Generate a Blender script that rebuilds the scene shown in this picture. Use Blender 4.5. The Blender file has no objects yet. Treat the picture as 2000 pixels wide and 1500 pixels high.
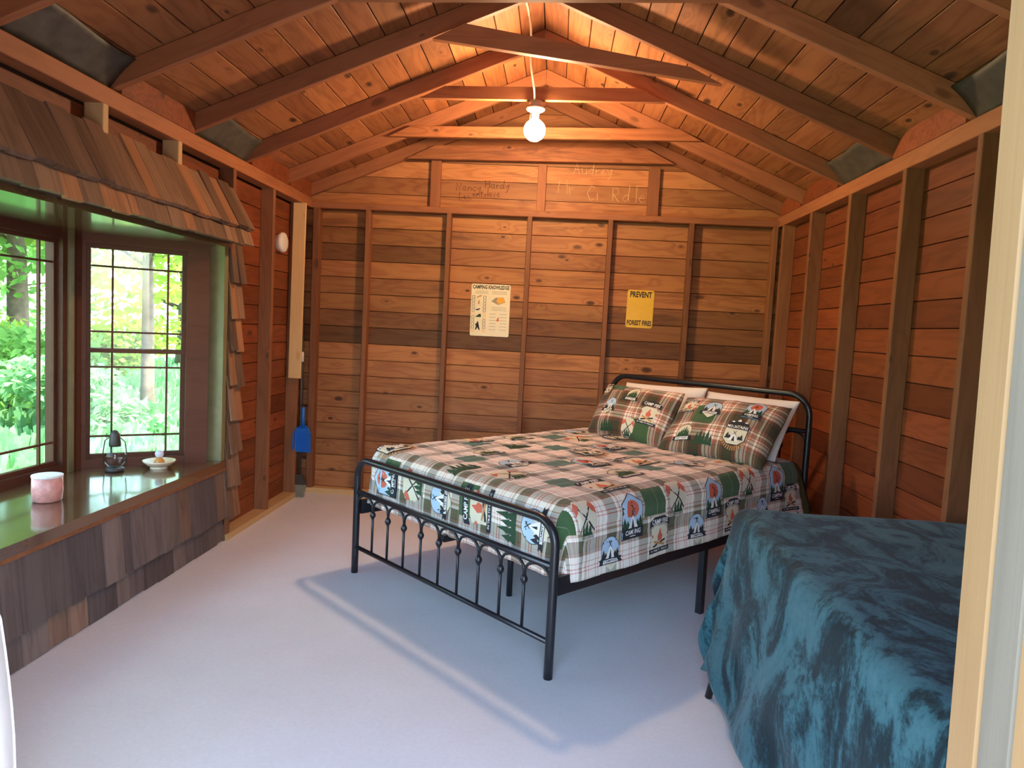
import bpy, bmesh, math, random
from math import sin, cos, pi, radians, sqrt
from mathutils import Vector, Matrix, noise
random.seed(7)
scene = bpy.context.scene
COL = scene.collection

# ------------------------------------------------------------------ camera, world, sun, exposure
cam_d = bpy.data.cameras.new('camera'); cam = bpy.data.objects.new('camera', cam_d); COL.objects.link(cam)
cam_d.sensor_width = 36.0; cam_d.sensor_fit = 'HORIZONTAL'
cam_d.lens = 1404.274 / 2000 * 36.0
cam_d.clip_start = 0.03; cam_d.clip_end = 300
_r = Vector((0.9967957, 0.0614448, 0.05121401)).normalized()
_u = Vector((-0.05575125, 0.07455486, 0.99565726)).normalized()
_f = Vector((-0.05735971, 0.99532211, -0.07774159)).normalized()
cam.matrix_world = Matrix(((_r.x, _u.x, -_f.x, 0), (_r.y, _u.y, -_f.y, 0), (_r.z, _u.z, -_f.z, 1.3797), (0, 0, 0, 1)))
scene.camera = cam

W = bpy.data.worlds.new('world'); scene.world = W; W.use_nodes = True
_nt = W.node_tree; _bg = _nt.nodes['Background']
_sky = _nt.nodes.new('ShaderNodeTexSky'); _sky.sky_type = 'NISHITA'; _sky.sun_disc = False
_sky.sun_elevation = radians(58); _sky.sun_rotation = radians(95); _sky.altitude = 200; _sky.dust_density = 2.0
_nt.links.new(_sky.outputs['Color'], _bg.inputs['Color']); _bg.inputs['Strength'].default_value = 1.55

sun_d = bpy.data.lights.new('sun', 'SUN'); sun = bpy.data.objects.new('sun', sun_d); COL.objects.link(sun)
sun_d.energy = 15.0; sun_d.angle = radians(1.0); sun_d.color = (1.0, 0.95, 0.85)
sun.rotation_euler = Vector((-0.50, 0.10, -0.86)).to_track_quat('-Z', 'Y').to_euler()
sun.location = (10, -2, 20)

BULB_POWER = 310.0           # emission strength of the frosted bulb
scene.view_settings.view_transform = 'Standard'
scene.view_settings.look = 'None'
scene.view_settings.exposure = 0.87
scene.view_settings.gamma = 1.0
scene.view_settings.use_curve_mapping = False
scene.cycles.max_bounces = 6; scene.cycles.diffuse_bounces = 4; scene.cycles.glossy_bounces = 3; scene.cycles.transparent_max_bounces = 10
scene.cycles.adaptive_threshold = 0.04
scene.cycles.caustics_reflective = False; scene.cycles.caustics_refractive = False
scene.cycles.sample_clamp_indirect = 6.0

# ------------------------------------------------------------------ materials
def newmat(name):
    m = bpy.data.materials.new(name); m.use_nodes = True
    nt = m.node_tree; b = nt.nodes['Principled BSDF']
    return m, nt, b

def N(nt, typ, **kw):
    n = nt.nodes.new(typ)
    for k, v in kw.items():
        if k.startswith('_'):
            setattr(n, k[1:], v)
        else:
            key = k.replace('__', ' ')
            n.inputs[key].default_value = v
    return n

def L(nt, a, b): nt.links.new(a, b)

def math_n(nt, op, a, b=None, c=None, clamp=False):
    n = nt.nodes.new('ShaderNodeMath'); n.operation = op; n.use_clamp = clamp
    for i, x in enumerate((a, b, c)):
        if x is None: continue
        if isinstance(x, (int, float)): n.inputs[i].default_value = x
        else: nt.links.new(x, n.inputs[i])
    return n.outputs[0]

def mixc(nt, fac, a, b, blend='MIX'):
    n = nt.nodes.new('ShaderNodeMix'); n.data_type = 'RGBA'; n.blend_type = blend
    for sock, x in ((n.inputs['Factor'], fac), (n.inputs['A'], a), (n.inputs['B'], b)):
        if isinstance(x, (int, float)): sock.default_value = x
        elif isinstance(x, tuple): sock.default_value = (*x[:3], 1)
        else: nt.links.new(x, sock)
    for s in n.outputs:
        if s.type == 'RGBA': return s

def ramp(nt, fac, stops, interp='LINEAR'):
    n = nt.nodes.new('ShaderNodeValToRGB'); cr = n.color_ramp; cr.interpolation = interp
    while len(cr.elements) < len(stops): cr.elements.new(0.5)
    for e, (p, c) in zip(cr.elements, stops):
        e.position = p; e.color = (*c[:3], 1) if isinstance(c, tuple) else (c, c, c, 1)
    if fac is not None: nt.links.new(fac, n.inputs['Fac'])
    return n.outputs['Color']

def vscale(nt, vec, s):
    n = nt.nodes.new('ShaderNodeVectorMath'); n.operation = 'MULTIPLY'
    nt.links.new(vec, n.inputs[0]); n.inputs[1].default_value = s
    return n.outputs[0]

def obj_coord(nt):
    tc = nt.nodes.new('ShaderNodeTexCoord'); oi = nt.nodes.new('ShaderNodeObjectInfo')
    k = nt.nodes.new('ShaderNodeVectorMath'); k.operation = 'SCALE'
    k.inputs[0].default_value = (43.0, 71.0, 97.0); nt.links.new(oi.outputs['Random'], k.inputs['Scale'])
    a = nt.nodes.new('ShaderNodeVectorMath'); a.operation = 'ADD'
    nt.links.new(tc.outputs['Object'], a.inputs[0]); nt.links.new(k.outputs[0], a.inputs[1])
    return a.outputs[0], oi

def wood(name, light, mid, dark, rough=0.6, knots=1.0, stain=0.35, ring=0.5, spec=0.3, bump=0.25, ringscale=16.0, coat=0.0):
    """plank wood with the grain along the piece's own X axis"""
    m, nt, b = newmat(name)
    p, oi = obj_coord(nt)
    kn = N(nt, 'ShaderNodeTexVoronoi', Scale=1.0, _feature='F1'); L(nt, vscale(nt, p, (5.0, 10.0, 10.0)), kn.inputs['Vector'])
    ks = nt.nodes.new('ShaderNodeSeparateColor'); L(nt, kn.outputs['Color'], ks.inputs[0])
    kon = math_n(nt, 'GREATER_THAN', ks.outputs[0], 0.58)
    kd = math_n(nt, 'MULTIPLY', kn.outputs['Distance'], math_n(nt, 'MULTIPLY_ADD', ks.outputs[1], 1.6, 0.75))
    swirl = math_n(nt, 'MULTIPLY', math_n(nt, 'POWER', 2.71828, math_n(nt, 'MULTIPLY', kn.outputs['Distance'], -6.0)), math_n(nt, 'MULTIPLY', kon, 0.40 * knots))
    n1 = N(nt, 'ShaderNodeTexNoise', Scale=1.0, Detail=2.5, Roughness=0.5, Distortion=0.4)
    L(nt, vscale(nt, p, (0.9, 7.5, 7.5)), n1.inputs['Vector'])
    val = math_n(nt, 'ADD', n1.outputs['Fac'], swirl)
    rings = math_n(nt, 'MULTIPLY_ADD', math_n(nt, 'SINE', math_n(nt, 'MULTIPLY', val, ringscale * 3.0)), 0.5, 0.5)
    rings = math_n(nt, 'POWER', rings, 2.2)
    fib = N(nt, 'ShaderNodeTexNoise', Scale=1.0, Detail=4.0, Roughness=0.65)
    L(nt, vscale(nt, p, (3.0, 120.0, 120.0)), fib.inputs['Vector'])
    tone = N(nt, 'ShaderNodeTexNoise', Scale=1.0, Detail=3.0, Roughness=0.6)
    L(nt, vscale(nt, p, (1.3, 4.0, 4.0)), tone.inputs['Vector'])
    f = math_n(nt, 'MULTIPLY', rings, ring)
    f = math_n(nt, 'MULTIPLY_ADD', math_n(nt, 'SUBTRACT', fib.outputs['Fac'], 0.5), 0.7, f)
    f = math_n(nt, 'MULTIPLY_ADD', math_n(nt, 'SUBTRACT', tone.outputs['Fac'], 0.42), 1.3, f, clamp=True)
    c = mixc(nt, f, light, mid)
    rnd = math_n(nt, 'MULTIPLY_ADD', oi.outputs['Random'], 0.42, 0.78)
    rgb = nt.nodes.new('ShaderNodeCombineColor')
    for i in range(3): L(nt, rnd, rgb.inputs[i])
    c = mixc(nt, 1.0, c, rgb.outputs[0], 'MULTIPLY')
    st = N(nt, 'ShaderNodeTexNoise', Scale=1.0, Detail=5.0, Roughness=0.7, Distortion=0.8)
    L(nt, vscale(nt, p, (0.7, 6.0, 6.0)), st.inputs['Vector'])
    sm = ramp(nt, st.outputs['Fac'], [(0.53, 0.0), (0.68, 1.0)])
    c = mixc(nt, math_n(nt, 'MULTIPLY', sm, stain), c, dark)
    km = ramp(nt, kd, [(0.08, 1.0), (0.14, 0.75), (0.21, 0.0)])
    c = mixc(nt, math_n(nt, 'MULTIPLY', math_n(nt, 'MULTIPLY', km, kon), min(1.0, 0.95 * knots)), c, dark)
    c = mixc(nt, 1.0, c, oi.outputs['Color'], 'MULTIPLY')
    L(nt, c, b.inputs['Base Color'])
    b.inputs['Roughness'].default_value = rough
    b.inputs['Specular IOR Level'].default_value = spec
    if coat: b.inputs['Coat Weight'].default_value = coat; b.inputs['Coat Roughness'].default_value = 0.09; b.inputs['Coat IOR'].default_value = 1.8
    bm = N(nt, 'ShaderNodeBump', Strength=bump, Distance=0.002)
    L(nt, fib.outputs['Fac'], bm.inputs['Height'])
    L(nt, bm.outputs['Normal'], b.inputs['Normal'])
    return m

def plain(name, col, rough=0.6, metal=0.0, spec=0.5, var=0.0, vscale_=20.0, bump=0.0, emit=None, sheen=0.0):
    m, nt, b = newmat(name)
    b.inputs['Base Color'].default_value = (*col, 1); b.inputs['Roughness'].default_value = rough
    b.inputs['Metallic'].default_value = metal; b.inputs['Specular IOR Level'].default_value = spec
    if sheen: b.inputs['Sheen Weight'].default_value = sheen
    if var or bump:
        tc = nt.nodes.new('ShaderNodeTexCoord')
        n = N(nt, 'ShaderNodeTexNoise', Scale=vscale_, Detail=4.0, Roughness=0.6); L(nt, tc.outputs['Object'], n.inputs['Vector'])
        if var:
            k = ramp(nt, n.outputs['Fac'], [(0.3, 1 - var), (0.7, 1.0)])
            L(nt, mixc(nt, 1.0, col, k, 'MULTIPLY'), b.inputs['Base Color'])
        if bump:
            bp = N(nt, 'ShaderNodeBump', Strength=bump, Distance=0.002); L(nt, n.outputs['Fac'], bp.inputs['Height'])
            L(nt, bp.outputs['Normal'], b.inputs['Normal'])
    if emit:
        b.inputs['Emission Color'].default_value = (*emit[0], 1); b.inputs['Emission Strength'].default_value = emit[1]
    return m

M = {}
M['wall_wood'] = wood('pine_siding', (0.42, 0.172, 0.060), (0.27, 0.088, 0.030), (0.060, 0.022, 0.011), 0.55, 1.0, 0.55)
M['red_wood'] = wood('red_siding', (0.26, 0.066, 0.021), (0.165, 0.036, 0.012), (0.050, 0.016, 0.009), 0.55, 0.9, 0.40)
M['roof_wood'] = wood('roof_boards', (0.37, 0.138, 0.050), (0.24, 0.074, 0.026), (0.060, 0.024, 0.012), 0.6, 1.1, 0.45)
M['rafter_wood'] = wood('rafter_wood', (0.37, 0.138, 0.056), (0.25, 0.084, 0.034), (0.05, 0.018, 0.010), 0.6, 0.6, 0.2, ring=0.35)
M['stud_wood'] = wood('stud_wood', (0.26, 0.100, 0.040), (0.17, 0.058, 0.023), (0.05, 0.020, 0.012), 0.6, 0.6, 0.25, ring=0.35)
M['pale_wood'] = wood('fresh_pine', (0.66, 0.42, 0.19), (0.56, 0.33, 0.135), (0.35, 0.17, 0.06), 0.6, 0.35, 0.1, ring=0.25)
M['jamb_wood'] = wood('jamb_pine', (0.29, 0.162, 0.076), (0.25, 0.132, 0.058), (0.2, 0.1, 0.04), 0.6, 0.2, 0.1, ring=0.25)
M['grey_wood'] = wood('weathered_board', (0.225, 0.180, 0.142), (0.160, 0.128, 0.100), (0.20, 0.17, 0.14), 0.8, 0.1, 0.3, ring=0.3)
M['shake'] = wood('cedar_shake', (0.26, 0.155, 0.096), (0.165, 0.094, 0.058), (0.08, 0.045, 0.028), 0.75, 0.15, 0.5, ring=0.5, bump=0.6)
M['dark_frame'] = wood('window_frame_wood', (0.115, 0.042, 0.024), (0.078, 0.028, 0.016), (0.03, 0.012, 0.008), 0.5, 0.1, 0.2, ring=0.2, bump=0.1, spec=0.15)
M['seat_wood'] = wood('varnished_seat', (0.150, 0.068, 0.028), (0.100, 0.044, 0.018), (0.05, 0.02, 0.01), 0.25, 0.1, 0.15, ring=0.25, spec=0.6, bump=0.03, coat=0.9)
M['olive_trim'] = plain('olive_trim', (0.23, 0.19, 0.085), 0.5, var=0.25, vscale_=12)
M['backing'] = plain('dark_backing', (0.045, 0.022, 0.012), 0.9)  # dark sheet added behind the boards to stop daylight leaking through gaps
M['black_metal'] = plain('black_powder_coat', (0.012, 0.012, 0.016), 0.32, 0.0, 0.5)
M['insulation'] = plain('grey_insulation', (0.10, 0.088, 0.066), 0.55, var=0.5, vscale_=14, bump=0.5)
M['white_plastic'] = plain('white_plastic', (0.78, 0.72, 0.64), 0.4)
M['white_cloth'] = plain('white_cotton', (0.80, 0.76, 0.70), 0.9, sheen=0.2, bump=0.15, vscale_=60)
M['cable'] = plain('cable_jacket', (0.72, 0.62, 0.45), 0.5)
M['galvanised'] = plain('galvanised_box', (0.42, 0.34, 0.28), 0.5, 0.3)
M['blue_plastic'] = plain('blue_plastic', (0.012, 0.14, 0.55), 0.35)
M['bristle'] = plain('grey_bristle', (0.32, 0.30, 0.22), 0.9, var=0.5, vscale_=80)
M['pink_wax'] = plain('pink_glaze', (0.80, 0.36, 0.30), 0.35, var=0.35, vscale_=35)
M['cream_glaze'] = plain('cream_glaze', (0.80, 0.66, 0.46), 0.3)
M['amber'] = plain('amber_resin', (0.55, 0.24, 0.05), 0.3)
M['dark_iron'] = plain('dark_iron', (0.045, 0.035, 0.028), 0.5)
M['olive_cloth'] = plain('olive_lining', (0.085, 0.090, 0.030), 0.9, var=0.25, vscale_=30, bump=0.2)
M['mattress'] = plain('mattress_ticking', (0.6, 0.58, 0.55), 0.9)
M['bulb'] = plain('frosted_bulb', (1, 0.9, 0.75), 0.3, emit=((1.0, 0.66, 0.37), BULB_POWER))
M['socket'] = plain('porcelain', (0.85, 0.80, 0.70), 0.3)
M['ink_black'] = plain('black_ink', (0.015, 0.014, 0.013), 0.6)
M['sign_yellow'] = plain('yellow_enamel', (0.82, 0.48, 0.03), 0.35, var=0.12, vscale_=10)
M['poster_paper'] = plain('cream_tin_sheet', (0.80, 0.68, 0.45), 0.35, var=0.08, vscale_=8)
# fabric inks
M['p_cream'] = plain('print_cream', (0.68, 0.62, 0.46), 0.9)
M['p_sky'] = plain('print_sky', (0.42, 0.56, 0.70), 0.9)
M['p_red'] = plain('print_coral', (0.62, 0.13, 0.07), 0.9)
M['p_dark'] = plain('print_charcoal', (0.018, 0.022, 0.028), 0.9)
M['p_white'] = plain('print_white', (0.80, 0.78, 0.74), 0.9)
M['p_green'] = plain('print_pine', (0.020, 0.060, 0.026), 0.9)
M['p_tan'] = plain('print_tan', (0.50, 0.25, 0.10), 0.9)
M['p_grey'] = plain('print_grey', (0.30, 0.27, 0.20), 0.8)
M['p_orange'] = plain('print_orange', (0.75, 0.36, 0.05), 0.8)
M['scratch'] = plain('scratched_wood', (0.80, 0.52, 0.26), 0.8)
M['pencil'] = plain('pencil_mark', (0.08, 0.03, 0.015), 0.8)

def glass_mat():
    m = bpy.data.materials.new('window_glass'); m.use_nodes = True; nt = m.node_tree; nt.nodes.clear()
    out = nt.nodes.new('ShaderNodeOutputMaterial'); tr = nt.nodes.new('ShaderNodeBsdfTransparent'); gl = nt.nodes.new('ShaderNodeBsdfGlossy')
    tr.inputs['Color'].default_value = (0.93, 0.97, 0.94, 1); gl.inputs['Roughness'].default_value = 0.02
    lw = nt.nodes.new('ShaderNodeLayerWeight'); lw.inputs['Blend'].default_value = 0.5
    fr = math_n(nt, 'MULTIPLY_ADD', math_n(nt, 'POWER', lw.outputs['Facing'], 5.0), 0.9, 0.03)
    mx = nt.nodes.new('ShaderNodeMixShader')
    L(nt, fr, mx.inputs[0]); L(nt, tr.outputs[0], mx.inputs[1]); L(nt, gl.outputs[0], mx.inputs[2]); L(nt, mx.outputs[0], out.inputs[0])
    return m
M['glass'] = glass_mat()

def floor_mat():
    m, nt, b = newmat('painted_concrete')
    tc = nt.nodes.new('ShaderNodeTexCoord')
    a = N(nt, 'ShaderNodeTexNoise', Scale=1.1, Detail=5.0, Roughness=0.6); L(nt, tc.outputs['Object'], a.inputs['Vector'])
    c = N(nt, 'ShaderNodeTexNoise', Scale=60.0, Detail=3.0, Roughness=0.7); L(nt, tc.outputs['Object'], c.inputs['Vector'])
    k = ramp(nt, a.outputs['Fac'], [(0.3, (0.72, 0.71, 0.71)), (0.7, (0.82, 0.82, 0.82))])
    k2 = ramp(nt, c.outputs['Fac'], [(0.3, 0.93), (0.7, 1.0)])
    L(nt, mixc(nt, 1.0, k, k2, 'MULTIPLY'), b.inputs['Base Color'])
    b.inputs['Roughness'].default_value = 0.5; b.inputs['Specular IOR Level'].default_value = 0.35
    bp = N(nt, 'ShaderNodeBump', Strength=0.08, Distance=0.003); L(nt, c.outputs['Fac'], bp.inputs['Height']); L(nt, bp.outputs['Normal'], b.inputs['Normal'])
    return m
M['floor'] = floor_mat()

def plaid_mat(name, dense=False):
    """woven plaid; UV is in metres on the cloth"""
    m, nt, b = newmat(name)
    uv = nt.nodes.new('ShaderNodeUVMap'); sp = nt.nodes.new('ShaderNodeSeparateXYZ'); L(nt, uv.outputs[0], sp.inputs[0])
    cream, pink, brown, olive, tan, dk, green = (0.90, 0.85, 0.76), (0.74, 0.22, 0.16), (0.30, 0.15, 0.09), (0.135, 0.125, 0.055), (0.52, 0.36, 0.24), (0.06, 0.05, 0.03), (0.045, 0.105, 0.035)
    stops = [(0.0, cream), (0.10, pink), (0.125, cream), (0.17, pink), (0.195, cream), (0.28, tan), (0.30, cream), (0.42, brown),
             (0.49, dk), (0.505, olive), (0.70, dk), (0.715, cream), (0.79, tan), (0.85, cream), (0.90, pink), (0.92, cream)]
    if dense:
        stops = [(0.0, cream), (0.08, pink), (0.11, cream), (0.15, pink), (0.18, tan), (0.28, cream), (0.33, brown), (0.36, tan),
                 (0.40, brown), (0.48, dk), (0.50, olive), (0.74, dk), (0.76, brown), (0.86, pink), (0.89, cream), (0.96, tan)]
    def band(x, off):
        return ramp(nt, math_n(nt, 'FRACT', math_n(nt, 'ADD', math_n(nt, 'DIVIDE', x, 0.213), off)), stops, 'CONSTANT')
    warp = band(sp.outputs[0], 0.05); weft = band(sp.outputs[1], 0.30)
    c = mixc(nt, 1.0, mixc(nt, 0.5, warp, weft), mixc(nt, 0.75 if dense else 0.30, (1, 1, 1), mixc(nt, 0.5, warp, weft)), 'MULTIPLY')
    # solid green blocks, one in each 0.64 m repeat
    fu = math_n(nt, 'FRACT', math_n(nt, 'DIVIDE', sp.outputs[0], 0.64)); fv = math_n(nt, 'FRACT', math_n(nt, 'DIVIDE', sp.outputs[1], 0.64))
    def box(u0, u1, v0, v1):
        a = math_n(nt, 'MULTIPLY', math_n(nt, 'GREATER_THAN', fu, u0), math_n(nt, 'LESS_THAN', fu, u1))
        d = math_n(nt, 'MULTIPLY', math_n(nt, 'GREATER_THAN', fv, v0), math_n(nt, 'LESS_THAN', fv, v1))
        return math_n(nt, 'MULTIPLY', a, d)
    g = math_n(nt, 'MAXIMUM', box(0.86, 0.999, 0.52, 0.72), math_n(nt, 'MAXIMUM', box(0.0, 0.10, 0.52, 0.72), box(0.40, 0.62, 0.02, 0.22)))
    c = mixc(nt, g, c, green)
    # fine yarn
    wv = N(nt, 'ShaderNodeTexNoise', Scale=900.0, Detail=1.0); L(nt, uv.outputs[0], wv.inputs['Vector'])
    c = mixc(nt, 1.0, c, ramp(nt, wv.outputs['Fac'], [(0.3, 0.86), (0.7, 1.0)]), 'MULTIPLY')
    L(nt, c, b.inputs['Base Color'])
    b.inputs['Roughness'].default_value = 0.9; b.inputs['Sheen Weight'].default_value = 0.15
    nz = N(nt, 'ShaderNodeTexNoise', Scale=40.0, Detail=3.0); L(nt, uv.outputs[0], nz.inputs['Vector'])
    bp = N(nt, 'ShaderNodeBump', Strength=0.35, Distance=0.004); L(nt, nz.outputs['Fac'], bp.inputs['Height']); L(nt, bp.outputs['Normal'], b.inputs['Normal'])
    return m
M['plaid'] = plaid_mat('plaid_quilt_cotton'); M['plaid_dense'] = plaid_mat('plaid_pillow_cotton', True)

def velvet_mat():
    m, nt, b = newmat('teal_plush')
    tc = nt.nodes.new('ShaderNodeTexCoord')
    n1 = N(nt, 'ShaderNodeTexNoise', Scale=1.0, Detail=7.0, Roughness=0.68, Distortion=1.3); L(nt, vscale(nt, tc.outputs['Object'], (6.0, 4.5, 2.6)), n1.inputs['Vector'])
    n2 = N(nt, 'ShaderNodeTexNoise', Scale=70.0, Detail=3.0, Roughness=0.7); L(nt, tc.outputs['Object'], n2.inputs['Vector'])
    f = math_n(nt, 'MULTIPLY_ADD', math_n(nt, 'SUBTRACT', n2.outputs['Fac'], 0.5), 0.22, n1.outputs['Fac'])
    c = ramp(nt, f, [(0.40, (0.004, 0.014, 0.019)), (0.46, (0.010, 0.040, 0.052)), (0.53, (0.034, 0.105, 0.128)), (0.66, (0.050, 0.130, 0.155))])
    L(nt, c, b.inputs['Base Color']); b.inputs['Roughness'].default_value = 0.75
    b.inputs['Sheen Weight'].default_value = 0.2; b.inputs['Sheen Roughness'].default_value = 0.4; b.inputs['Sheen Tint'].default_value = (0.45, 0.55, 0.60, 1)
    b.inputs['Specular IOR Level'].default_value = 0.2
    bp = N(nt, 'ShaderNodeBump', Strength=0.5, Distance=0.006); L(nt, f, bp.inputs['Height']); L(nt, bp.outputs['Normal'], b.inputs['Normal'])
    return m
M['velvet'] = velvet_mat()

def leaf_mat(name, col, tr):
    m = bpy.data.materials.new(name); m.use_nodes = True; nt = m.node_tree; nt.nodes.clear()
    out = nt.nodes.new('ShaderNodeOutputMaterial'); d = nt.nodes.new('ShaderNodeBsdfDiffuse'); t = nt.nodes.new('ShaderNodeBsdfTranslucent')
    tc = nt.nodes.new('ShaderNodeTexCoord'); n = N(nt, 'ShaderNodeTexNoise', Scale=2.2, Detail=2.0); L(nt, tc.outputs['Object'], n.inputs['Vector'])
    k = ramp(nt, n.outputs['Fac'], [(0.3, 0.65), (0.7, 1.0)])
    L(nt, mixc(nt, 1.0, col, k, 'MULTIPLY'), d.inputs['Color']); L(nt, mixc(nt, 1.0, tr, k, 'MULTIPLY'), t.inputs['Color'])
    mx = nt.nodes.new('ShaderNodeMixShader'); mx.inputs[0].default_value = 0.45
    L(nt, d.outputs[0], mx.inputs[1]); L(nt, t.outputs[0], mx.inputs[2]); L(nt, mx.outputs[0], out.inputs[0])
    return m
M['leaf_a'] = leaf_mat('yellow_green_leaves', (0.30, 0.44, 0.09), (0.50, 0.66, 0.10))
M['leaf_b'] = leaf_mat('mid_green_leaves', (0.17, 0.36, 0.10), (0.32, 0.60, 0.14))
M['leaf_c'] = leaf_mat('cool_green_leaves', (0.20, 0.42, 0.19), (0.32, 0.60, 0.26))
M['lawn'] = plain('lawn_green', (0.20, 0.44, 0.15), 0.95, var=0.5, vscale_=3)
M['neutral_ground'] = plain('bounce_neutral_yard', (0.30, 0.27, 0.25), 0.95, var=0.35, vscale_=9)  # unseen yard surface, made grey so no green light bounces indoors
M['bark'] = plain('bark', (0.16, 0.12, 0.085), 0.95, var=0.5, vscale_=9, bump=0.8)

# ------------------------------------------------------------------ mesh helpers
def mesh_obj(name, verts, faces, mat, parent=None, smooth=False, mat_idx=None, uvs=None, matrix=None, color=None):
    me = bpy.data.meshes.new(name); me.from_pydata([tuple(v) for v in verts], [], faces)
    mats = mat if isinstance(mat, (list, tuple)) else [mat]
    for mm in mats: me.materials.append(mm)
    if mat_idx: me.polygons.foreach_set('material_index', mat_idx)
    if smooth: me.polygons.foreach_set('use_smooth', [True] * len(me.polygons))
    if uvs:
        ul = me.uv_layers.new(name='UVMap')
        for lp in me.loops: ul.data[lp.index].uv = uvs[lp.vertex_index]
    me.update()
    o = bpy.data.objects.new(name, me); COL.objects.link(o)
    if parent: o.parent = parent
    if matrix is not None: o.matrix_local = matrix
    if color is not None: o.color = (*color, 1)
    return o

def tag(o, label=None, cat=None, group=None, kind=None):
    if label: o['label'] = label
    if cat: o['category'] = cat
    if group: o['group'] = group
    if kind: o['kind'] = kind
    return o

def thing(name, label, cat, loc=(0, 0, 0), rotz=0.0, group=None):
    o = bpy.data.objects.new(name, None); COL.objects.link(o); o.location = loc; o.rotation_euler = (0, 0, rotz); o.empty_display_size = 0.1
    return tag(o, label, cat, group)

class MB:
    def __init__(s): s.v = []; s.f = []
    def add(s, v, f):
        k = len(s.v); s.v += [tuple(x) for x in v]; s.f += [tuple(i + k for i in q) for q in f]; return s
    def box(s, x0, x1, y0, y1, z0, z1):
        v = [(x0, y0, z0), (x1, y0, z0), (x1, y1, z0), (x0, y1, z0), (x0, y0, z1), (x1, y0, z1), (x1, y1, z1), (x0, y1, z1)]
        return s.add(v, [(0, 3, 2, 1), (4, 5, 6, 7), (0, 1, 5, 4), (1, 2, 6, 5), (2, 3, 7, 6), (3, 0, 4, 7)])
    def prism(s, pts, axis, a, b):
        """pts 2-D polygon, extruded along axis from a to b"""
        def mk(p, t): return {0: (t, p[0], p[1]), 1: (p[0], t, p[1]), 2: (p[0], p[1], t)}[axis]
        n = len(pts); v = [mk(p, a) for p in pts] + [mk(p, b) for p in pts]
        return s.add(v, [tuple(range(n))[::-1], tuple(range(n, 2 * n))] + [(i, (i + 1) % n, n + (i + 1) % n, n + i) for i in range(n)])
    def tube(s, pts, r, seg=10, cap=True):
        pts = [Vector(p) for p in pts]; rs = r if isinstance(r, (list, tuple)) else [r] * len(pts)
        base = len(s.v); prev = None
        for i, p in enumerate(pts):
            d = (pts[min(i + 1, len(pts) - 1)] - pts[max(i - 1, 0)]).normalized()
            if prev is None:
                ref = Vector((0, 0, 1)) if abs(d.z) < 0.9 else Vector((1, 0, 0))
                a = d.cross(ref).normalized()
            else:
                a = (prev - d * prev.dot(d)).normalized()
            prev = a; b2 = d.cross(a)
            for k in range(seg):
                t = 2 * pi * k / seg
                s.v.append(tuple(p + (a * cos(t) + b2 * sin(t)) * rs[i]))
        n = len(pts)
        for i in range(n - 1):
            for k in range(seg):
                k2 = (k + 1) % seg
                s.f.append((base + i * seg + k, base + i * seg + k2, base + (i + 1) * seg + k2, base + (i + 1) * seg + k))
        if cap:
            s.f.append(tuple(base + k for k in range(seg))[::-1]); s.f.append(tuple(base + (n - 1) * seg + k for k in range(seg)))
        return s
    def lathe(s, prof, c=(0, 0, 0), seg=24):
        base = len(s.v)
        for (r, z) in prof:
            for k in range(seg):
                t = 2 * pi * k / seg; s.v.append((c[0] + r * cos(t), c[1] + r * sin(t), c[2] + z))
        for i in range(len(prof) - 1):
            for k in range(seg):
                k2 = (k + 1) % seg
                s.f.append((base + i * seg + k, base + i * seg + k2, base + (i + 1) * seg + k2, base + (i + 1) * seg + k))
        s.f.append(tuple(base + k for k in range(seg))[::-1]); s.f.append(tuple(base + (len(prof) - 1) * seg + k for k in range(seg)))
        return s
    def build(s, name, mat, parent=None, smooth=False, matrix=None, color=None, kind=None):
        o = mesh_obj(name, s.v, s.f, mat, parent, smooth, matrix=matrix, color=color)
        if kind: o['kind'] = kind
        return o

def frame_matrix(origin, xdir, zdir):
    """local X -> xdir (grain), local Z -> zdir (face normal)"""
    x = Vector(xdir).normalized(); z = Vector(zdir); z = (z - x * z.dot(x)).normalized(); y = z.cross(x)
    o = Vector(origin)
    return Matrix(((x.x, y.x, z.x, o.x), (x.y, y.y, z.y, o.y), (x.z, y.z, z.z, o.z), (0, 0, 0, 1)))

def plank(name, length, width, thick, mat, matrix, parent, ch=0.002, color=None, taper=0.0):
    """board: X length, Y width, front face at z=0, back at z=-thick, front long edges chamfered"""
    l, w = length / 2, width / 2
    prof = [(-w, -thick), (w, -thick), (w, -ch), (w - ch, 0), (-w + ch, 0), (-w, -ch)]
    v = [(-l, y, z) for y, z in prof] + [(l, y, z * (1 - taper)) for y, z in prof]
    n = len(prof)
    f = [tuple(range(n))[::-1], tuple(range(n, 2 * n))] + [(i, (i + 1) % n, n + (i + 1) % n, n + i) for i in range(n)]
    return mesh_obj(name, v, f, mat, parent, matrix=matrix, color=color)

def beam(name, p0, p1, a, b, mat, parent, side=(0, 0, 1), color=None, ends=None):
    """timber from p0 to p1 (centre line), a = size along side vector, b = the other; ends=(e0,e1) shear of the ends for sloped cuts"""
    p0 = Vector(p0); p1 = Vector(p1); m = frame_matrix((p0 + p1) / 2, p1 - p0, side); l = (p1 - p0).length / 2
    c = 0.003
    def prof(): return [(-b/2 + c, -a/2), (b/2 - c, -a/2), (b/2, -a/2 + c), (b/2, a/2 - c), (b/2 - c, a/2), (-b/2 + c, a/2), (-b/2, a/2 - c), (-b/2, -a/2 + c)]
    e0, e1 = ends or (0, 0)
    v = [(-l + e0 * z, y, z) for y, z in prof()] + [(l + e1 * z, y, z) for y, z in prof()]
    n = 8
    f = [tuple(range(n))[::-1], tuple(range(n, 2 * n))] + [(i, (i + 1) % n, n + (i + 1) % n, n + i) for i in range(n)]
    return mesh_obj(name, v, f, mat, parent, matrix=m, color=color)

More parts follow.
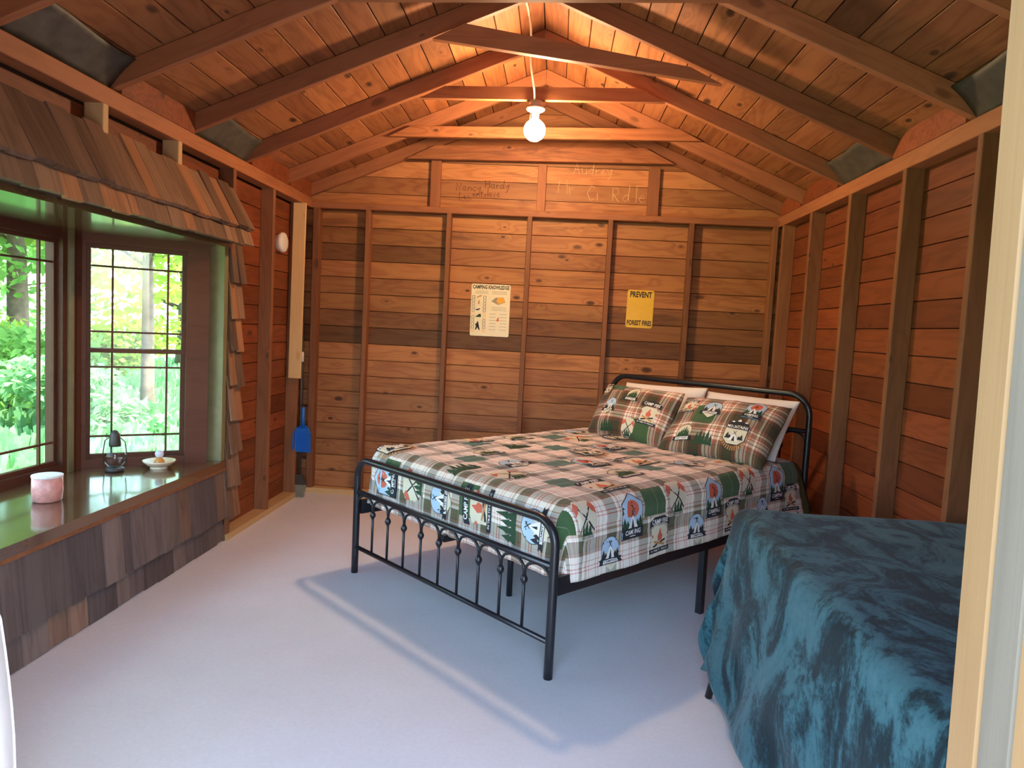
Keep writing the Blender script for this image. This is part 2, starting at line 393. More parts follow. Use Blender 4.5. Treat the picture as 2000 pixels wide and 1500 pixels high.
def text_mesh(txt, size, width=None, bold=0.0):
    """returns (verts2d, faces) centred on the origin"""
    cu = bpy.data.curves.new('t', 'FONT'); cu.body = txt; cu.size = size; cu.align_x = 'CENTER'; cu.align_y = 'CENTER'; cu.resolution_u = 2; cu.offset = bold * size
    ob = bpy.data.objects.new('t', cu); COL.objects.link(ob)
    dg = bpy.context.evaluated_depsgraph_get(); me = bpy.data.meshes.new_from_object(ob.evaluated_get(dg))
    vs = [(v.co.x, v.co.y) for v in me.vertices]; fs = [tuple(p.vertices) for p in me.polygons]
    bpy.data.objects.remove(ob); bpy.data.curves.remove(cu); bpy.data.meshes.remove(me)
    if width and vs:
        w = max(v[0] for v in vs) - min(v[0] for v in vs); k = width / w; vs = [(x * k, y) for x, y in vs]
    return vs, fs

# ------------------------------------------------------------------ room constants
A, B, D, HP, RZ = 1.932, 1.604, 5.511, 2.224, 3.146      # stud faces left/right/back, underside of plate, underside of roof boards at ridge
CX = (B - A) / 2; SL = 0.413; SD = 0.089                 # ridge x, roof slope, stud depth
FY = 0.77                                                # inner face of the front wall
LX, RX, BY = -A - SD, B + SD, D + 0.078                  # faces of the siding
OY0, OY1, OZ0, OZ1 = 1.52, 4.165, 0.475, 1.785           # bay opening in the left wall
def roof_z(x): return RZ - SL * abs(x - CX)
PL = 0.076
ROW = 0.1285

floor = MB().box(LX - 0.03, RX + 0.03, 0.55, BY + 0.03, -0.1, 0).build('floor', M['floor']); tag(floor, kind='structure')
ground = MB().box(-2.9, 60, -40, 70, -0.42, -0.2).build('ground', M['neutral_ground']); tag(ground, kind='structure')
lawn = MB().box(-60, -2.9, -40, 70, -0.42, -0.2).build('lawn', M['lawn']); tag(lawn, kind='structure')

def tint():
    k = random.uniform(0.85, 1.12); return (k * random.uniform(0.96, 1.04), k, k * random.uniform(0.92, 1.06))

# ---- back wall
wall_back = MB().box(LX - 0.03, RX + 0.03, BY + 0.02, BY + 0.035, 0, 2.3).prism([(LX - .03, 2.3), (RX + .03, 2.3), (RX + .03, roof_z(RX + .03) + .03), (CX, RZ + .03), (LX - .03, roof_z(LX - .03) + .03)], 1, BY + 0.02, BY + 0.035).build('wall_back', M['backing'])
tag(wall_back, kind='structure')
rows = 17
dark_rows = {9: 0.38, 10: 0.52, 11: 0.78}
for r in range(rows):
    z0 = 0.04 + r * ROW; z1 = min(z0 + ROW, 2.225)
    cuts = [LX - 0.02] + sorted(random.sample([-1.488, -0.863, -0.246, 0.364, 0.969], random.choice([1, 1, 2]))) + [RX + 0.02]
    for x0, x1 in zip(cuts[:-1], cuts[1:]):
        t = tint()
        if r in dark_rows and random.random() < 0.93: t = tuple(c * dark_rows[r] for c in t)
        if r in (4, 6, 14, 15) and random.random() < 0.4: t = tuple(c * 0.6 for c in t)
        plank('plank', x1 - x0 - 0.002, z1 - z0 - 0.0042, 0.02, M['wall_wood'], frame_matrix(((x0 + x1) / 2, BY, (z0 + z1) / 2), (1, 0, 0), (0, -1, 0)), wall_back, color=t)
# gable boards (nearby lamp's light painted in as a lighter tint)
z = 2.232
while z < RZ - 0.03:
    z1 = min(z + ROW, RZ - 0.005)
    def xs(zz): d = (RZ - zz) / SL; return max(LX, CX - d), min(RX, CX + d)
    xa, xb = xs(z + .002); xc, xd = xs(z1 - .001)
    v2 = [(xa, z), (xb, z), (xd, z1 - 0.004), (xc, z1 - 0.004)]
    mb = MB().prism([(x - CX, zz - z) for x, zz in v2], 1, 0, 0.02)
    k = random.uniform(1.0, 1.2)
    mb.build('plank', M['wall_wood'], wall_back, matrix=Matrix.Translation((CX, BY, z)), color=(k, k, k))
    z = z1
for x in (-1.488, -0.863, -0.246, 0.364, 0.969):
    beam('stud', (x, D + 0.039, 0.038), (x, D + 0.039, HP), 0.078, 0.036, M['stud_wood'], wall_back, side=(0, -1, 0))
beam('stud', (1.585, D + 0.039, 0.038), (1.585, D + 0.039, HP), 0.078, 0.036, M['stud_wood'], wall_back, side=(0, -1, 0))
beam('stud', (-1.89, D + 0.039, 0.038), (-1.89, D + 0.039, HP), 0.078, 0.05, M['stud_wood'], wall_back, side=(0, -1, 0), color=(.8, .75, .75))
beam('top_plate', (-A - 0.08, D + 0.039, HP + 0.022), (B + 0.08, D + 0.039, HP + 0.022), 0.045, 0.078, M['rafter_wood'], wall_back, color=(.8, .8, .8))
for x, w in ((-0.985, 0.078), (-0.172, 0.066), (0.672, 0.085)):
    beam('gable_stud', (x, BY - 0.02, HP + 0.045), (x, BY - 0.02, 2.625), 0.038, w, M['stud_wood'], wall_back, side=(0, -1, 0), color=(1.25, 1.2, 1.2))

# ---- right wall
wall_right = MB().box(RX + 0.02, RX + 0.035, 0.62, BY + 0.035, 0, 2.38).build('wall_right', M['backing']); tag(wall_right, kind='structure')
RS = [5.42, 4.843, 4.222, 3.583, 2.968, 2.35, 1.73, 1.11]
for r in range(rows):
    z0 = 0.04 + r * ROW + 0.02; z1 = min(z0 + ROW, 2.30)
    cuts = [FY] + sorted(random.sample(RS[1:-1], random.choice([1, 1, 2]))) + [BY + 0.0]
    for y0, y1 in zip(cuts[:-1], cuts[1:]):
        t = tint()
        if random.random() < 0.16: t = tuple(c * 0.68 for c in t)
        plank('plank', y1 - y0 - 0.002, z1 - z0 - 0.0042, 0.02, M['red_wood'], frame_matrix((RX, (y0 + y1) / 2, (z0 + z1) / 2), (0, 1, 0), (-1, 0, 0)), wall_right, color=t)
for y in RS:
    beam('stud', (B + SD / 2, y, 0.038), (B + SD / 2, y, HP), SD, 0.038, M['stud_wood'], wall_right, side=(-1, 0, 0))
beam('top_plate', (B + SD / 2, FY, HP + PL / 2), (B + SD / 2, BY, HP + PL / 2), PL, SD, M['rafter_wood'], wall_right, side=(0, 0, 1))

# ---- left wall with the bay opening
mb = MB()
xo0, xo1 = LX - 0.035, LX - 0.02
mb.box(xo0, xo1, 0.62, OY0, 0, 2.38).box(xo0, xo1, OY1, BY + 0.035, 0, 2.38).box(xo0, xo1, OY0, OY1, 0, OZ0).box(xo0, xo1, OY0, OY1, OZ1, 2.38)
wall_left = mb.build('wall_left', M['backing']); tag(wall_left, kind='structure')
LS = [5.33, 4.798, 4.20, 3.575, 2.975, 2.36, 1.74, 1.12]
for r in range(rows):
    z0 = 0.04 + r * ROW - 0.01; z1 = min(z0 + ROW, 2.30)
    segs = [(OY1 + 0.0, 4.80), (4.80, BY)] if random.random() < 0.4 else [(OY1, BY)]
    if z0 > OZ1 - 0.02: segs = [(FY, 2.97), (2.97, 4.20), (4.20, BY)]
    elif True: segs = segs + [(FY, OY0)]
    for y0, y1 in segs:
        t = tint()
        if random.random() < 0.15: t = tuple(c * 0.7 for c in t)
        plank('plank', y1 - y0 - 0.002, z1 - z0 - 0.0042, 0.02, M['red_wood'], frame_matrix((LX, (y0 + y1) / 2, (z0 + z1) / 2), (0, 1, 0), (1, 0, 0)), wall_left, color=t)
for y in LS:
    if OY0 < y < OY1:
        m = M['pale_wood'] if y in (3.575, 2.975) else M['stud_wood']
        beam('cripple_stud', (-A - 0.04, y, OZ1 + 0.02), (-A - 0.04, y, HP), 0.085, 0.038, m, wall_left, side=(1, 0, 0))
    else:
        beam('stud', (-A - SD / 2, y, 0.038), (-A - SD / 2, y, HP), SD, 0.038, M['stud_wood'], wall_left, side=(1, 0, 0))
beam('top_plate', (-A - SD / 2, FY, HP + PL / 2), (-A - SD / 2, BY, HP + PL / 2), PL, SD, M['rafter_wood'], wall_left, side=(0, 0, 1))
pale = beam('furring_strip', (-1.945, 5.29, 0.92), (-1.938, 5.29, HP - 0.005), 0.02, 0.095, M['pale_wood'], wall_left, side=(0, -1, 0))

# bottom plates, fresh wood
bb = MB().box(-A - SD, B + SD, D, D + 0.078, 0, 0.04).build('baseboard_back', M['pale_wood']); tag(bb, kind='structure')
bb = MB().box(-A - SD, -A + 0.005, OY1 + 0.02, D - 0.002, 0, 0.04).build('baseboard_left', M['pale_wood']); tag(bb, kind='structure')
bb = MB().box(B, B + SD, FY, D - 0.002, 0, 0.04).build('baseboard_right', M['stud_wood']); tag(bb, kind='structure')

# ---- front wall with the doorway the photograph is taken through
DX0, DX1, DZ = -0.80, 0.44, 2.08
mb = MB()
mb.box(LX - .03, DX0, FY - 0.09, FY, 0, 2.3).box(DX1 + 0.03, RX + .03, FY - 0.09, FY, 0, 2.3).box(DX0, DX1 + 0.03, FY - 0.09, FY, DZ, 2.3)
mb.prism([(LX - .03, 2.3), (RX + .03, 2.3), (RX + .03, roof_z(RX) - .01), (CX, RZ), (LX - .03, roof_z(LX) - .01)], 1, FY - 0.09, FY)
wall_front = mb.build('wall_front', M['red_wood']); tag(wall_front, kind='structure')
trim = bpy.data.objects.new('trim_1', None); COL.objects.link(trim); tag(trim, 'pale and weathered boards lining the right side of the doorway', kind='structure')
lean = -0.016
def jamb(name, x0, x1, y0, y1, mat):
    zc = 1.05
    p0 = ((x0 + x1) / 2 - lean * zc, (y0 + y1) / 2, 0.0); p1 = ((x0 + x1) / 2 + lean * zc, (y0 + y1) / 2, DZ)
    beam(name, p0, p1, x1 - x0, y1 - y0, mat, trim, side=(-1, 0, 0))
jamb('jamb_board', 0.443, 0.475, 0.722, 0.772, M['jamb_wood'])
jamb('weathered_board', 0.444, 0.475, 0.672, 0.7215, M['grey_wood'])
jamb('casing_board', 0.444, 0.475, 0.60, 0.6715, M['jamb_wood'])

# ------------------------------------------------------------------ ceiling: boards, rafters, collar ties
Y0R, Y1R = 0.45, BY + 0.05
SEC = sqrt(1 + SL * SL)
ceiling = MB().prism([(CX, RZ + 0.0235), (CX + 2.2, RZ + 0.0235 - SL * 2.2), (CX + 2.2, RZ + 0.06 - SL * 2.2), (CX, RZ + 0.06), (CX - 2.2, RZ + 0.06 - SL * 2.2), (CX - 2.2, RZ + 0.0235 - SL * 2.2)], 1, Y0R, Y1R).build('ceiling', M['backing'])
tag(ceiling, kind='structure')
RAF = [0.95, 1.70, 2.385, 3.05, 3.72, 4.385, 5.035]
BW = 0.141
for sgn in (-1, 1):
    nrm = Vector((-sgn * SL, 0, -1)).normalized(); dirn = Vector((sgn, 0, -SL)).normalized()
    k = 0; d = 0.0
    while d < 2.2 * SEC:
        w = BW * random.uniform(0.96, 1.04)
        c = Vector((CX, 0, RZ)) + dirn * (d + w / 2)
        cuts = [Y0R] + sorted(random.sample(RAF[1:-1], random.choice([1, 2]))) + [Y1R]
        for y0, y1 in zip(cuts[:-1], cuts[1:]):
            t = tint()
            if random.random() < 0.12: t = tuple(q * 0.6 for q in t)
            plank('roof_plank', y1 - y0 - 0.003, w - 0.005, 0.02, M['roof_wood'], frame_matrix((c.x, (y0 + y1) / 2, c.z), (0, 1, 0), nrm), ceiling, ch=0.002, color=t)
        d += w; k += 1
RV = 0.0965
def rafter(y, mat=M['rafter_wood'], col=None):
    for sgn in (-1, 1):
        xe = (A if sgn < 0 else B) + 0.16
        e = sgn * xe
        zc = lambda x: roof_z(x) - RV / 2 - 0.002
        x0 = CX + sgn * 0.001
        beam('rafter', (x0, y + 0.019, zc(x0)), (e, y + 0.019, zc(e)), 0.089, 0.038, mat, ceiling, side=(0, 0, 1), ends=(-SL, 0), color=col)
for y in RAF: rafter(y)
rafter(D + 0.001, M['stud_wood'], (1.15, 1.1, 1.1))
def collar(y, xl, zl, xr, zr, h=0.078, mat=M['rafter_wood'], col=None):
    """collar tie nailed to the near face of the rafters; ends cut to the roof slope"""
    mb = MB()
    c = 1 / SL
    pts = [(xl, zl), (xr, zr), (xr - h * c * 0.85, zr + h), (xl + h * c * 0.85, zl + h)]
    cx = (xl + xr) / 2; cz = (zl + zr) / 2
    mb.prism([(p[0] - cx, p[1] - cz) for p in pts], 1, 0, 0.036)
    mb.build('collar_tie', mat, ceiling, matrix=Matrix.Translation((cx, y - 0.037, cz)), color=col)
collar(3.05, -0.98, 2.690, 0.62, 2.726)
collar(3.72, -0.70, 2.800, 0.745, 2.622)
collar(4.385, -0.89, 2.714, 0.56, 2.735, 0.074)
collar(5.035, -1.225, 2.650, 0.90, 2.692, 0.074, M['roof_wood'])
collar(D, -1.20, 2.612, 0.80, 2.645, 0.105, M['wall_wood'], (0.9, 0.8, 0.85))
collar(2.385, -0.95, 2.74, 0.60, 2.74); collar(1.70, -0.95, 2.74, 0.60, 2.74)
# blocking and insulation between rafters, on the plates
RB = RAF + [D]
for i in range(len(RB) - 1):
    ya, yb = RB[i] + 0.039, RB[i + 1] - 0.001
    zt = HP + PL
    for sgn, xw in ((-1, -A), (1, B)):
        grey = RB[i] in (2.385, 3.72, 0.95)
        if not grey:
            n = 12; pts = []
            top = roof_z(xw) - 0.004
            for j in range(n + 1):
                t = j / n; rnd_ = 1.0 if sgn < 0 else (1 - abs(2 * t - 1) ** 5)
                pts.append((ya + (yb - ya) * t, zt + 0.002 + (top - zt - 0.004) * (0.35 + 0.65 * rnd_)))
            poly = [(ya, zt + .001), (yb, zt + .001)] + pts[::-1]
            mb = MB().prism([(p[0] - ya, p[1] - zt) for p in poly], 0, 0, 0.03)
            mb.build('blocking', M['red_wood'], ceiling, matrix=Matrix.Translation((xw + (-0.03 if sgn < 0 else 0.0), ya, zt)), color=(1.1, 1.1, 1.1))
        else:
            n, mrows = 10, 7; v = []; f = []
            for a_ in range(mrows):
                for j in range(n + 1):
                    s_ = a_ / (mrows - 1); t = j / n
                    bulge = 0.02 * sin(pi * t) + 0.008 * sin(7 * t + a_)
                    x = xw + sgn * (0.045 - 0.13 * s_ * 1.3 + (0.04 * s_ if True else 0) - bulge * 0.3)
                    zz = min(zt + 0.002 + 0.135 * s_ ** 0.8 + 0.01 * sin(5 * t + s_), roof_z(x) - 0.004)
                    v.append((x, ya + (yb - ya) * t, zz))
            for a_ in range(mrows - 1):
                for j in range(n):
                    q = (a_ * (n + 1) + j, a_ * (n + 1) + j + 1, (a_ + 1) * (n + 1) + j + 1, (a_ + 1) * (n + 1) + j)
                    f.append(q)
            o = mesh_obj('insulation', v, f, M['insulation'], ceiling, True)
            sol = o.modifiers.new('t', 'SOLIDIFY'); sol.thickness = 0.01
# ------------------------------------------------------------------ bay window
BX = -2.58
def window(name, p0, p1, z0, z1, stile, stile2, muntin_v, sashes):
    """p0 -> p1 on plan (seen from inside, left to right); sashes = list of (za, zb, [horizontal muntin z])"""
    p0 = Vector((*p0, 0)); p1 = Vector((*p1, 0)); d = (p1 - p0).normalized(); n = Vector((-d.y, d.x, 0)); w = (p1 - p0).length
    root = bpy.data.objects.new(name, None); COL.objects.link(root); root['kind'] = 'structure'
    root.matrix_world = Matrix(((d.x, n.x, 0, p0.x), (d.y, n.y, 0, p0.y), (0, 0, 1, 0), (0, 0, 0, 1)))   # local Y points outdoors
    fr = MB()
    fr.box(0, stile, -0.045, 0.05, z0, z1).box(w - stile2, w, -0.045, 0.05, z0, z1).box(stile, w - stile2, -0.04, 0.05, z0, z0 + 0.045).box(stile, w - stile2, -0.04, 0.05, z1 - 0.05, z1)
    fr.build('window_frame', M['dark_frame'], root)
    xa, xb = stile, w - stile2
    for k, (za, zb, hz) in enumerate(sashes):
        yo = 0.0 if k == 0 else 0.018
        s = 0.022
        sash = MB().box(xa, xa + s, yo - 0.012, yo + 0.012, za, zb).box(xb - s, xb, yo - 0.012, yo + 0.012, za, zb).box(xa + s, xb - s, yo - 0.014, yo + 0.012, za, za + s).box(xa + s, xb - s, yo - 0.014, yo + 0.012, zb - s, zb).build('sash', M['dark_frame'], root)
        MB().box(xa + s, xb - s, yo - 0.002, yo + 0.002, za + s, zb - s).build('pane', M['glass'], sash)
        for x in muntin_v:
            MB().box(x - 0.005, x + 0.005, yo - 0.008, yo + 0.008, za + s, zb - s).build('muntin', M['dark_frame'], sash)
        for zz in hz:
            MB().box(xa + s, xb - s, yo - 0.007, yo + 0.007, zz - 0.005, zz + 0.005).build('muntin', M['dark_frame'], sash)
    return root
ZB, ZT = 0.50, 1.765
window('window_1', (BX, 2.05), (BX, 3.665), ZB, ZT, 0.10, 0.10, [0.27, 1.40], [(0.545, 1.715, [0.665, 1.595])])
window('window_2', (BX + 0.012, 3.735), (-2.035, 4.105), ZB, ZT, 0.035, 0.120, [0.035 + 0.125, 0.66 - 0.120 - 0.105], [(1.13, 1.715, [1.245, 1.60]), (0.545, 1.155, [0.665, 1.05])])
window('window_3', (-2.035, 1.61), (BX + 0.012, 1.98), ZB, ZT, 0.12, 0.035, [0.225, 0.50], [(1.13, 1.715, [1.245, 1.60]), (0.545, 1.155, [0.665, 1.05])])
tr = MB().box(BX - 0.05, BX + 0.05, 3.667, 3.745, ZB, ZT).box(BX - 0.05, BX + 0.05, 1.97, 2.048, ZB, ZT).build('trim_2', M['dark_frame']); tag(tr, kind='structure')
tr = MB().box(BX + 0.02, BX + 0.055, 3.60, 3.64, ZB, ZT).build('trim_3', M['olive_trim']); tag(tr, kind='structure')
tr = MB().box(-2.05, -1.945, 4.115, 4.163, OZ0 + .026, OZ1 - .022).box(-2.05, -1.945, 1.54, 1.59, OZ0 + .026, OZ1 - .022).build('trim_4', M['olive_trim']); tag(tr, kind='structure')
poly = [(-1.935, OY0), (-1.935, OY1), (-2.04, OY1), (-2.12, OY1), (BX - 0.07, 3.80), (BX - 0.07, 1.92), (-2.12, OY0)]
seat = MB().prism(poly, 2, OZ0 - 0.02, OZ0 + 0.025).build('trim_5', M['seat_wood']); tag(seat, 'varnished wooden seat board of the bay window', kind='structure')
sof = MB().prism(poly, 2, OZ1 - 0.022, OZ1 + 0.02).build('trim_6', M['seat_wood']); tag(sof, 'varnished board overhead in the bay window', kind='structure')

def shingle(parent, top, bot, y, w, th, n, tone):
    top = Vector((top[0], y, top[1])); bot = Vector((bot[0], y, bot[1]))
    m = frame_matrix((top + bot) / 2, bot - top, n)
    l = (bot - top).length / 2; t0 = th * 0.35
    v = [(-l, -w / 2, 0), (-l, w / 2, 0), (-l, w / 2, -t0), (-l, -w / 2, -t0), (l, -w / 2, 0), (l, w / 2, 0), (l, w / 2, -th), (l, -w / 2, -th)]
    f = [(0, 1, 2, 3), (4, 7, 6, 5), (0, 4, 5, 1), (2, 6, 7, 3), (1, 5, 6, 2), (0, 3, 7, 4)]
    return mesh_obj('shingle', v, f, M['shake'], parent, matrix=m, color=tone)
def shake_tone():
    r = random.random()
    if r < 0.15: return (1.35, 1.05, 0.80)
    if r < 0.35: return (0.62, 0.60, 0.62)
    if r < 0.6: return (1.05, 1.0, 0.95)
    k = random.uniform(0.62, 1.0); return (k, k * 0.96, k * 0.95)
def run_rows(parent, y0, y1, rows_):
    for (tx, tz, bx_, bz, th, wlo, whi, cool) in rows_:
        y = y0 + random.uniform(0, 0.03); dirv = Vector((bx_ - tx, 0, bz - tz)); n = Vector((-dirv.z, 0, dirv.x))
        y = y0
        while y < y1 - 0.02:
            w = min(random.uniform(wlo, whi), y1 - y)
            t = shake_tone()
            if cool: t = (t[0] * 0.66, t[1] * 0.86, t[2] * 1.25)  # cool cast of daylight painted into the bench shingles' tint
            j = random.uniform(-0.006, 0.006); o = random.uniform(0, 0.004)
            shingle(parent, (tx + o, tz + random.uniform(-0.015, 0.01)), (bx_ + o, bz + j), y + w / 2, w - 0.003, th, n, t)
            y += w
hood = MB().prism([(-2.0, 2.10), (-1.965, 2.10), (-1.835, 1.80), (-1.835, 1.79), (-2.0, 1.79)], 1, OY0 - 0.03, OY1 + 0.005).build('trim_7', M['backing'])
tag(hood, 'shingled hood over the bay window', kind='structure')
run_rows(hood, OY0 - 0.06, OY1 + 0.02, [(-1.935, 2.125, -1.798, 1.876, 0.024, 0.07, 0.15, False), (-1.855, 1.935, -1.803, 1.775, 0.016, 0.06, 0.14, False)])
bench = MB().box(-2.0, -1.962, OY0, OY1 + 0.02, 0, OZ0 - 0.021).build('trim_8', M['backing'])
tag(bench, 'shingled front below the window seat', kind='structure')
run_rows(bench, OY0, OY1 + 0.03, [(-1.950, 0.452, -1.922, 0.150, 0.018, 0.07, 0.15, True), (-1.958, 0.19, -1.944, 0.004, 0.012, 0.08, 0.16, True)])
edge = MB().box(-1.966, -1.935, OY0, OY1 + 0.02, 0.437, 0.4545).build('edge_strip', M['stud_wood'], bench)
strip = MB().box(-1.985, -1.95, OY1 + 0.0, OY1 + 0.14, 0.10, 1.79).build('trim_9', M['backing']); tag(strip, 'column of shingles beside the bay window', kind='structure')
for k in range(8):
    zb = 1.56 - k * 0.205; y = OY1 + 0.002
    for w in (0.075, 0.085):
        d = Vector((0.035, 0, -0.34)); nn = Vector((0.34, 0, 0.035))
        shingle(strip, (-1.945, zb + 0.27), (-1.905 + random.uniform(-.008, .008), zb + random.uniform(-.012, .012)), y + w / 2, w - 0.004, 0.014, nn, shake_tone()); y += w

# ------------------------------------------------------------------ lamp
BXL, BYL = -0.195, 4.366
lamp = thing('ceiling_lamp', 'bare lit globe bulb in a white holder under the collar tie', 'lamp', (BXL, BYL, 2.50))
def rel(z): return z - 2.50
MB().lathe([(0.036, rel(2.682)), (0.041, rel(2.684)), (0.041, rel(2.7215)), (0.036, rel(2.7225))], seg=24).build('junction_box', M['galvanised'], lamp, True)
MB().lathe([(0.024, rel(2.655)), (0.050, rel(2.668)), (0.055, rel(2.674)), (0.055, rel(2.681)), (0.030, rel(2.6835))], seg=32).build('holder', M['socket'], lamp, True)
MB().lathe([(0.020, rel(2.628)), (0.0225, rel(2.632)), (0.0225, rel(2.662))], seg=24).build('socket', M['socket'], lamp, True)
R_ = 0.064; prof = [(0.001, -R_)]
for i in range(1, 14):
    t = -pi / 2 + i * (pi * 0.80) / 13
    prof.append((R_ * cos(t), R_ * sin(t)))
prof += [(0.0205, 0.066), (0.0195, 0.082)]
MB().lathe([(r, rel(2.553) + zz) for r, zz in prof], seg=32).build('bulb', M['bulb'], lamp, True)
MB().tube([(-0.030, 0.0, rel(2.664)), (-0.031, -0.002, rel(2.62)), (-0.030, -0.004, rel(2.597))], 0.0012, 6).build('pull_chain', M['cable'], lamp, True)
pts = []
for i in range(15):
    t = i / 14; pts.append((-0.250 + 0.045 * t + 0.006 * sin(9 * t), 4.10 + 0.225 * t, 3.115 - 0.40 * t + 0.012 * sin(6 * t)))
wire = MB().tube([(-0.24, 3.3, 3.02), (-0.25, 3.75, 3.04), (-0.25, 4.0, 3.10)] + pts, 0.006, 8).build('lamp_cable', M['cable'], None, True)
tag(wire, 'pale electric cable hanging from the ridge to the lamp', 'cable')

# ------------------------------------------------------------------ bed (local: X across from the foot's left post, Y toward the head)
BW_, BL_, BANG = 1.4912, 2.108, -0.76662
bed = thing('bed_frame', 'black metal bed frame with arched spindle footboard standing diagonally in the corner', 'bed', (-1.0310, 3.7985, 0), BANG)
def arch_frame(y, h, r, rad):
    pts = [(0, y, 0.0), (0, y, 0.1), (0, y, h - rad)]
    for i in range(1, 9):
        t = pi / 2 * i / 8; pts.append((rad - rad * cos(t), y, h - rad + rad * sin(t)))
    pts.append((BW_ / 2, y, h))
    for i in range(9):
        t = pi / 2 * i / 8; pts.append((BW_ - rad + rad * sin(t), y, h - rad + rad * cos(t)))
    pts += [(BW_, y, 0.1), (BW_, y, 0.0)]
    return pts
def ornate_end(y, h, top_name, zmid, zlow, zball, rad):
    MB().tube(arch_frame(y, h, 0.019, rad), 0.0185, 14).build(top_name, M['black_metal'], bed, True)
    MB().tube([(0.012, y, zmid), (BW_ - 0.012, y, zmid)], 0.0135, 10).build('cross_rail', M['black_metal'], bed, True)
    MB().tube([(0.012, y, zlow), (BW_ - 0.012, y, zlow)], 0.0115, 10).build('cross_rail', M['black_metal'], bed, True)
    xs_ = [0.165 + 0.1452 * i for i in range(9)]
    for x in xs_:
        mb = MB().tube([(x, y, zlow), (x, y, zball + 0.03)], 0.0066, 8)
        mb.lathe([(0.0063, -0.02), (0.011, -0.013), (0.0155, -0.004), (0.016, 0.003), (0.012, 0.013), (0.0063, 0.022)], (x, y, zball), 12)
        mb.build('spindle', M['black_metal'], bed, True)
    ends_ = [0.012] + xs_ + [BW_ - 0.012]
    for a_, b_ in zip(ends_[:-1], ends_[1:]):
        c_ = (a_ + b_) / 2; hw = (b_ - a_) / 2; hb = zmid - 0.010 - (zball + 0.014)
        pts = [(c_ - hw * cos(pi * i / 12), y, zball + 0.014 + hb * sin(pi * i / 12) ** 0.7) for i in range(13)]
        MB().tube(pts, 0.0068, 8).build('arch', M['black_metal'], bed, True)
ornate_end(0.0, 0.632, 'footboard_frame', 0.452, 0.146, 0.356, 0.10)
ornate_end(BL_, 1.075, 'headboard_frame', 0.862, 0.40, 0.76, 0.13)
for x in (0.012, BW_ - 0.012):
    MB().box(x - 0.012, x + 0.012, 0.015, BL_ - 0.015, 0.330, 0.405).build('side_rail', M['black_metal'], bed)
for x in (0.02, BW_ - 0.02):
    MB().box(x - 0.016, x + 0.016, 1.09, 1.122, 0.0, 0.330).build('leg', M['black_metal'], bed)
for yy in (0.47, 1.10, 1.70):
    MB().tube([(BW_ / 2, yy, 0.0), (BW_ / 2, yy, 0.36)], 0.016, 10).build('leg', M['black_metal'], bed, True)
MB().box(BW_ / 2 - 0.015, BW_ / 2 + 0.015, 0.02, BL_ - 0.02, 0.36, 0.392).build('centre_beam', M['black_metal'], bed)
for i in range(11):
    yy = 0.10 + i * 0.19
    MB().box(0.025, BW_ - 0.025, yy - 0.03, yy + 0.03, 0.393, 0.404).build('slat', M['black_metal'], bed)
bmw = Matrix.Translation((-1.0310, 3.7985, 0)) @ Matrix.Rotation(BANG, 4, 'Z')

def rounded_block(name, x0, x1, y0, y1, z0, z1, r, mat, matrix):
    bm = bmesh.new(); bmesh.ops.create_cube(bm, size=1.0)
    for v in bm.verts: v.co = Vector(((x0 + x1) / 2 + v.co.x * (x1 - x0), (y0 + y1) / 2 + v.co.y * (y1 - y0), (z0 + z1) / 2 + v.co.z * (z1 - z0)))
    bmesh.ops.bevel(bm, geom=bm.edges[:], offset=r, segments=4, affect='EDGES', profile=0.5)
    me = bpy.data.meshes.new(name); bm.to_mesh(me); bm.free(); me.materials.append(mat)
    me.polygons.foreach_set('use_smooth', [True] * len(me.polygons))
    o = bpy.data.objects.new(name, me); COL.objects.link(o); o.matrix_world = matrix
    return o
mat_o = rounded_block('mattress', 0.05, BW_ - 0.05, 0.09, BL_ - 0.06, 0.406, 0.672, 0.05, M['mattress'], bmw)
tag(mat_o, 'pale mattress under the plaid quilt on the black bed', 'mattress')

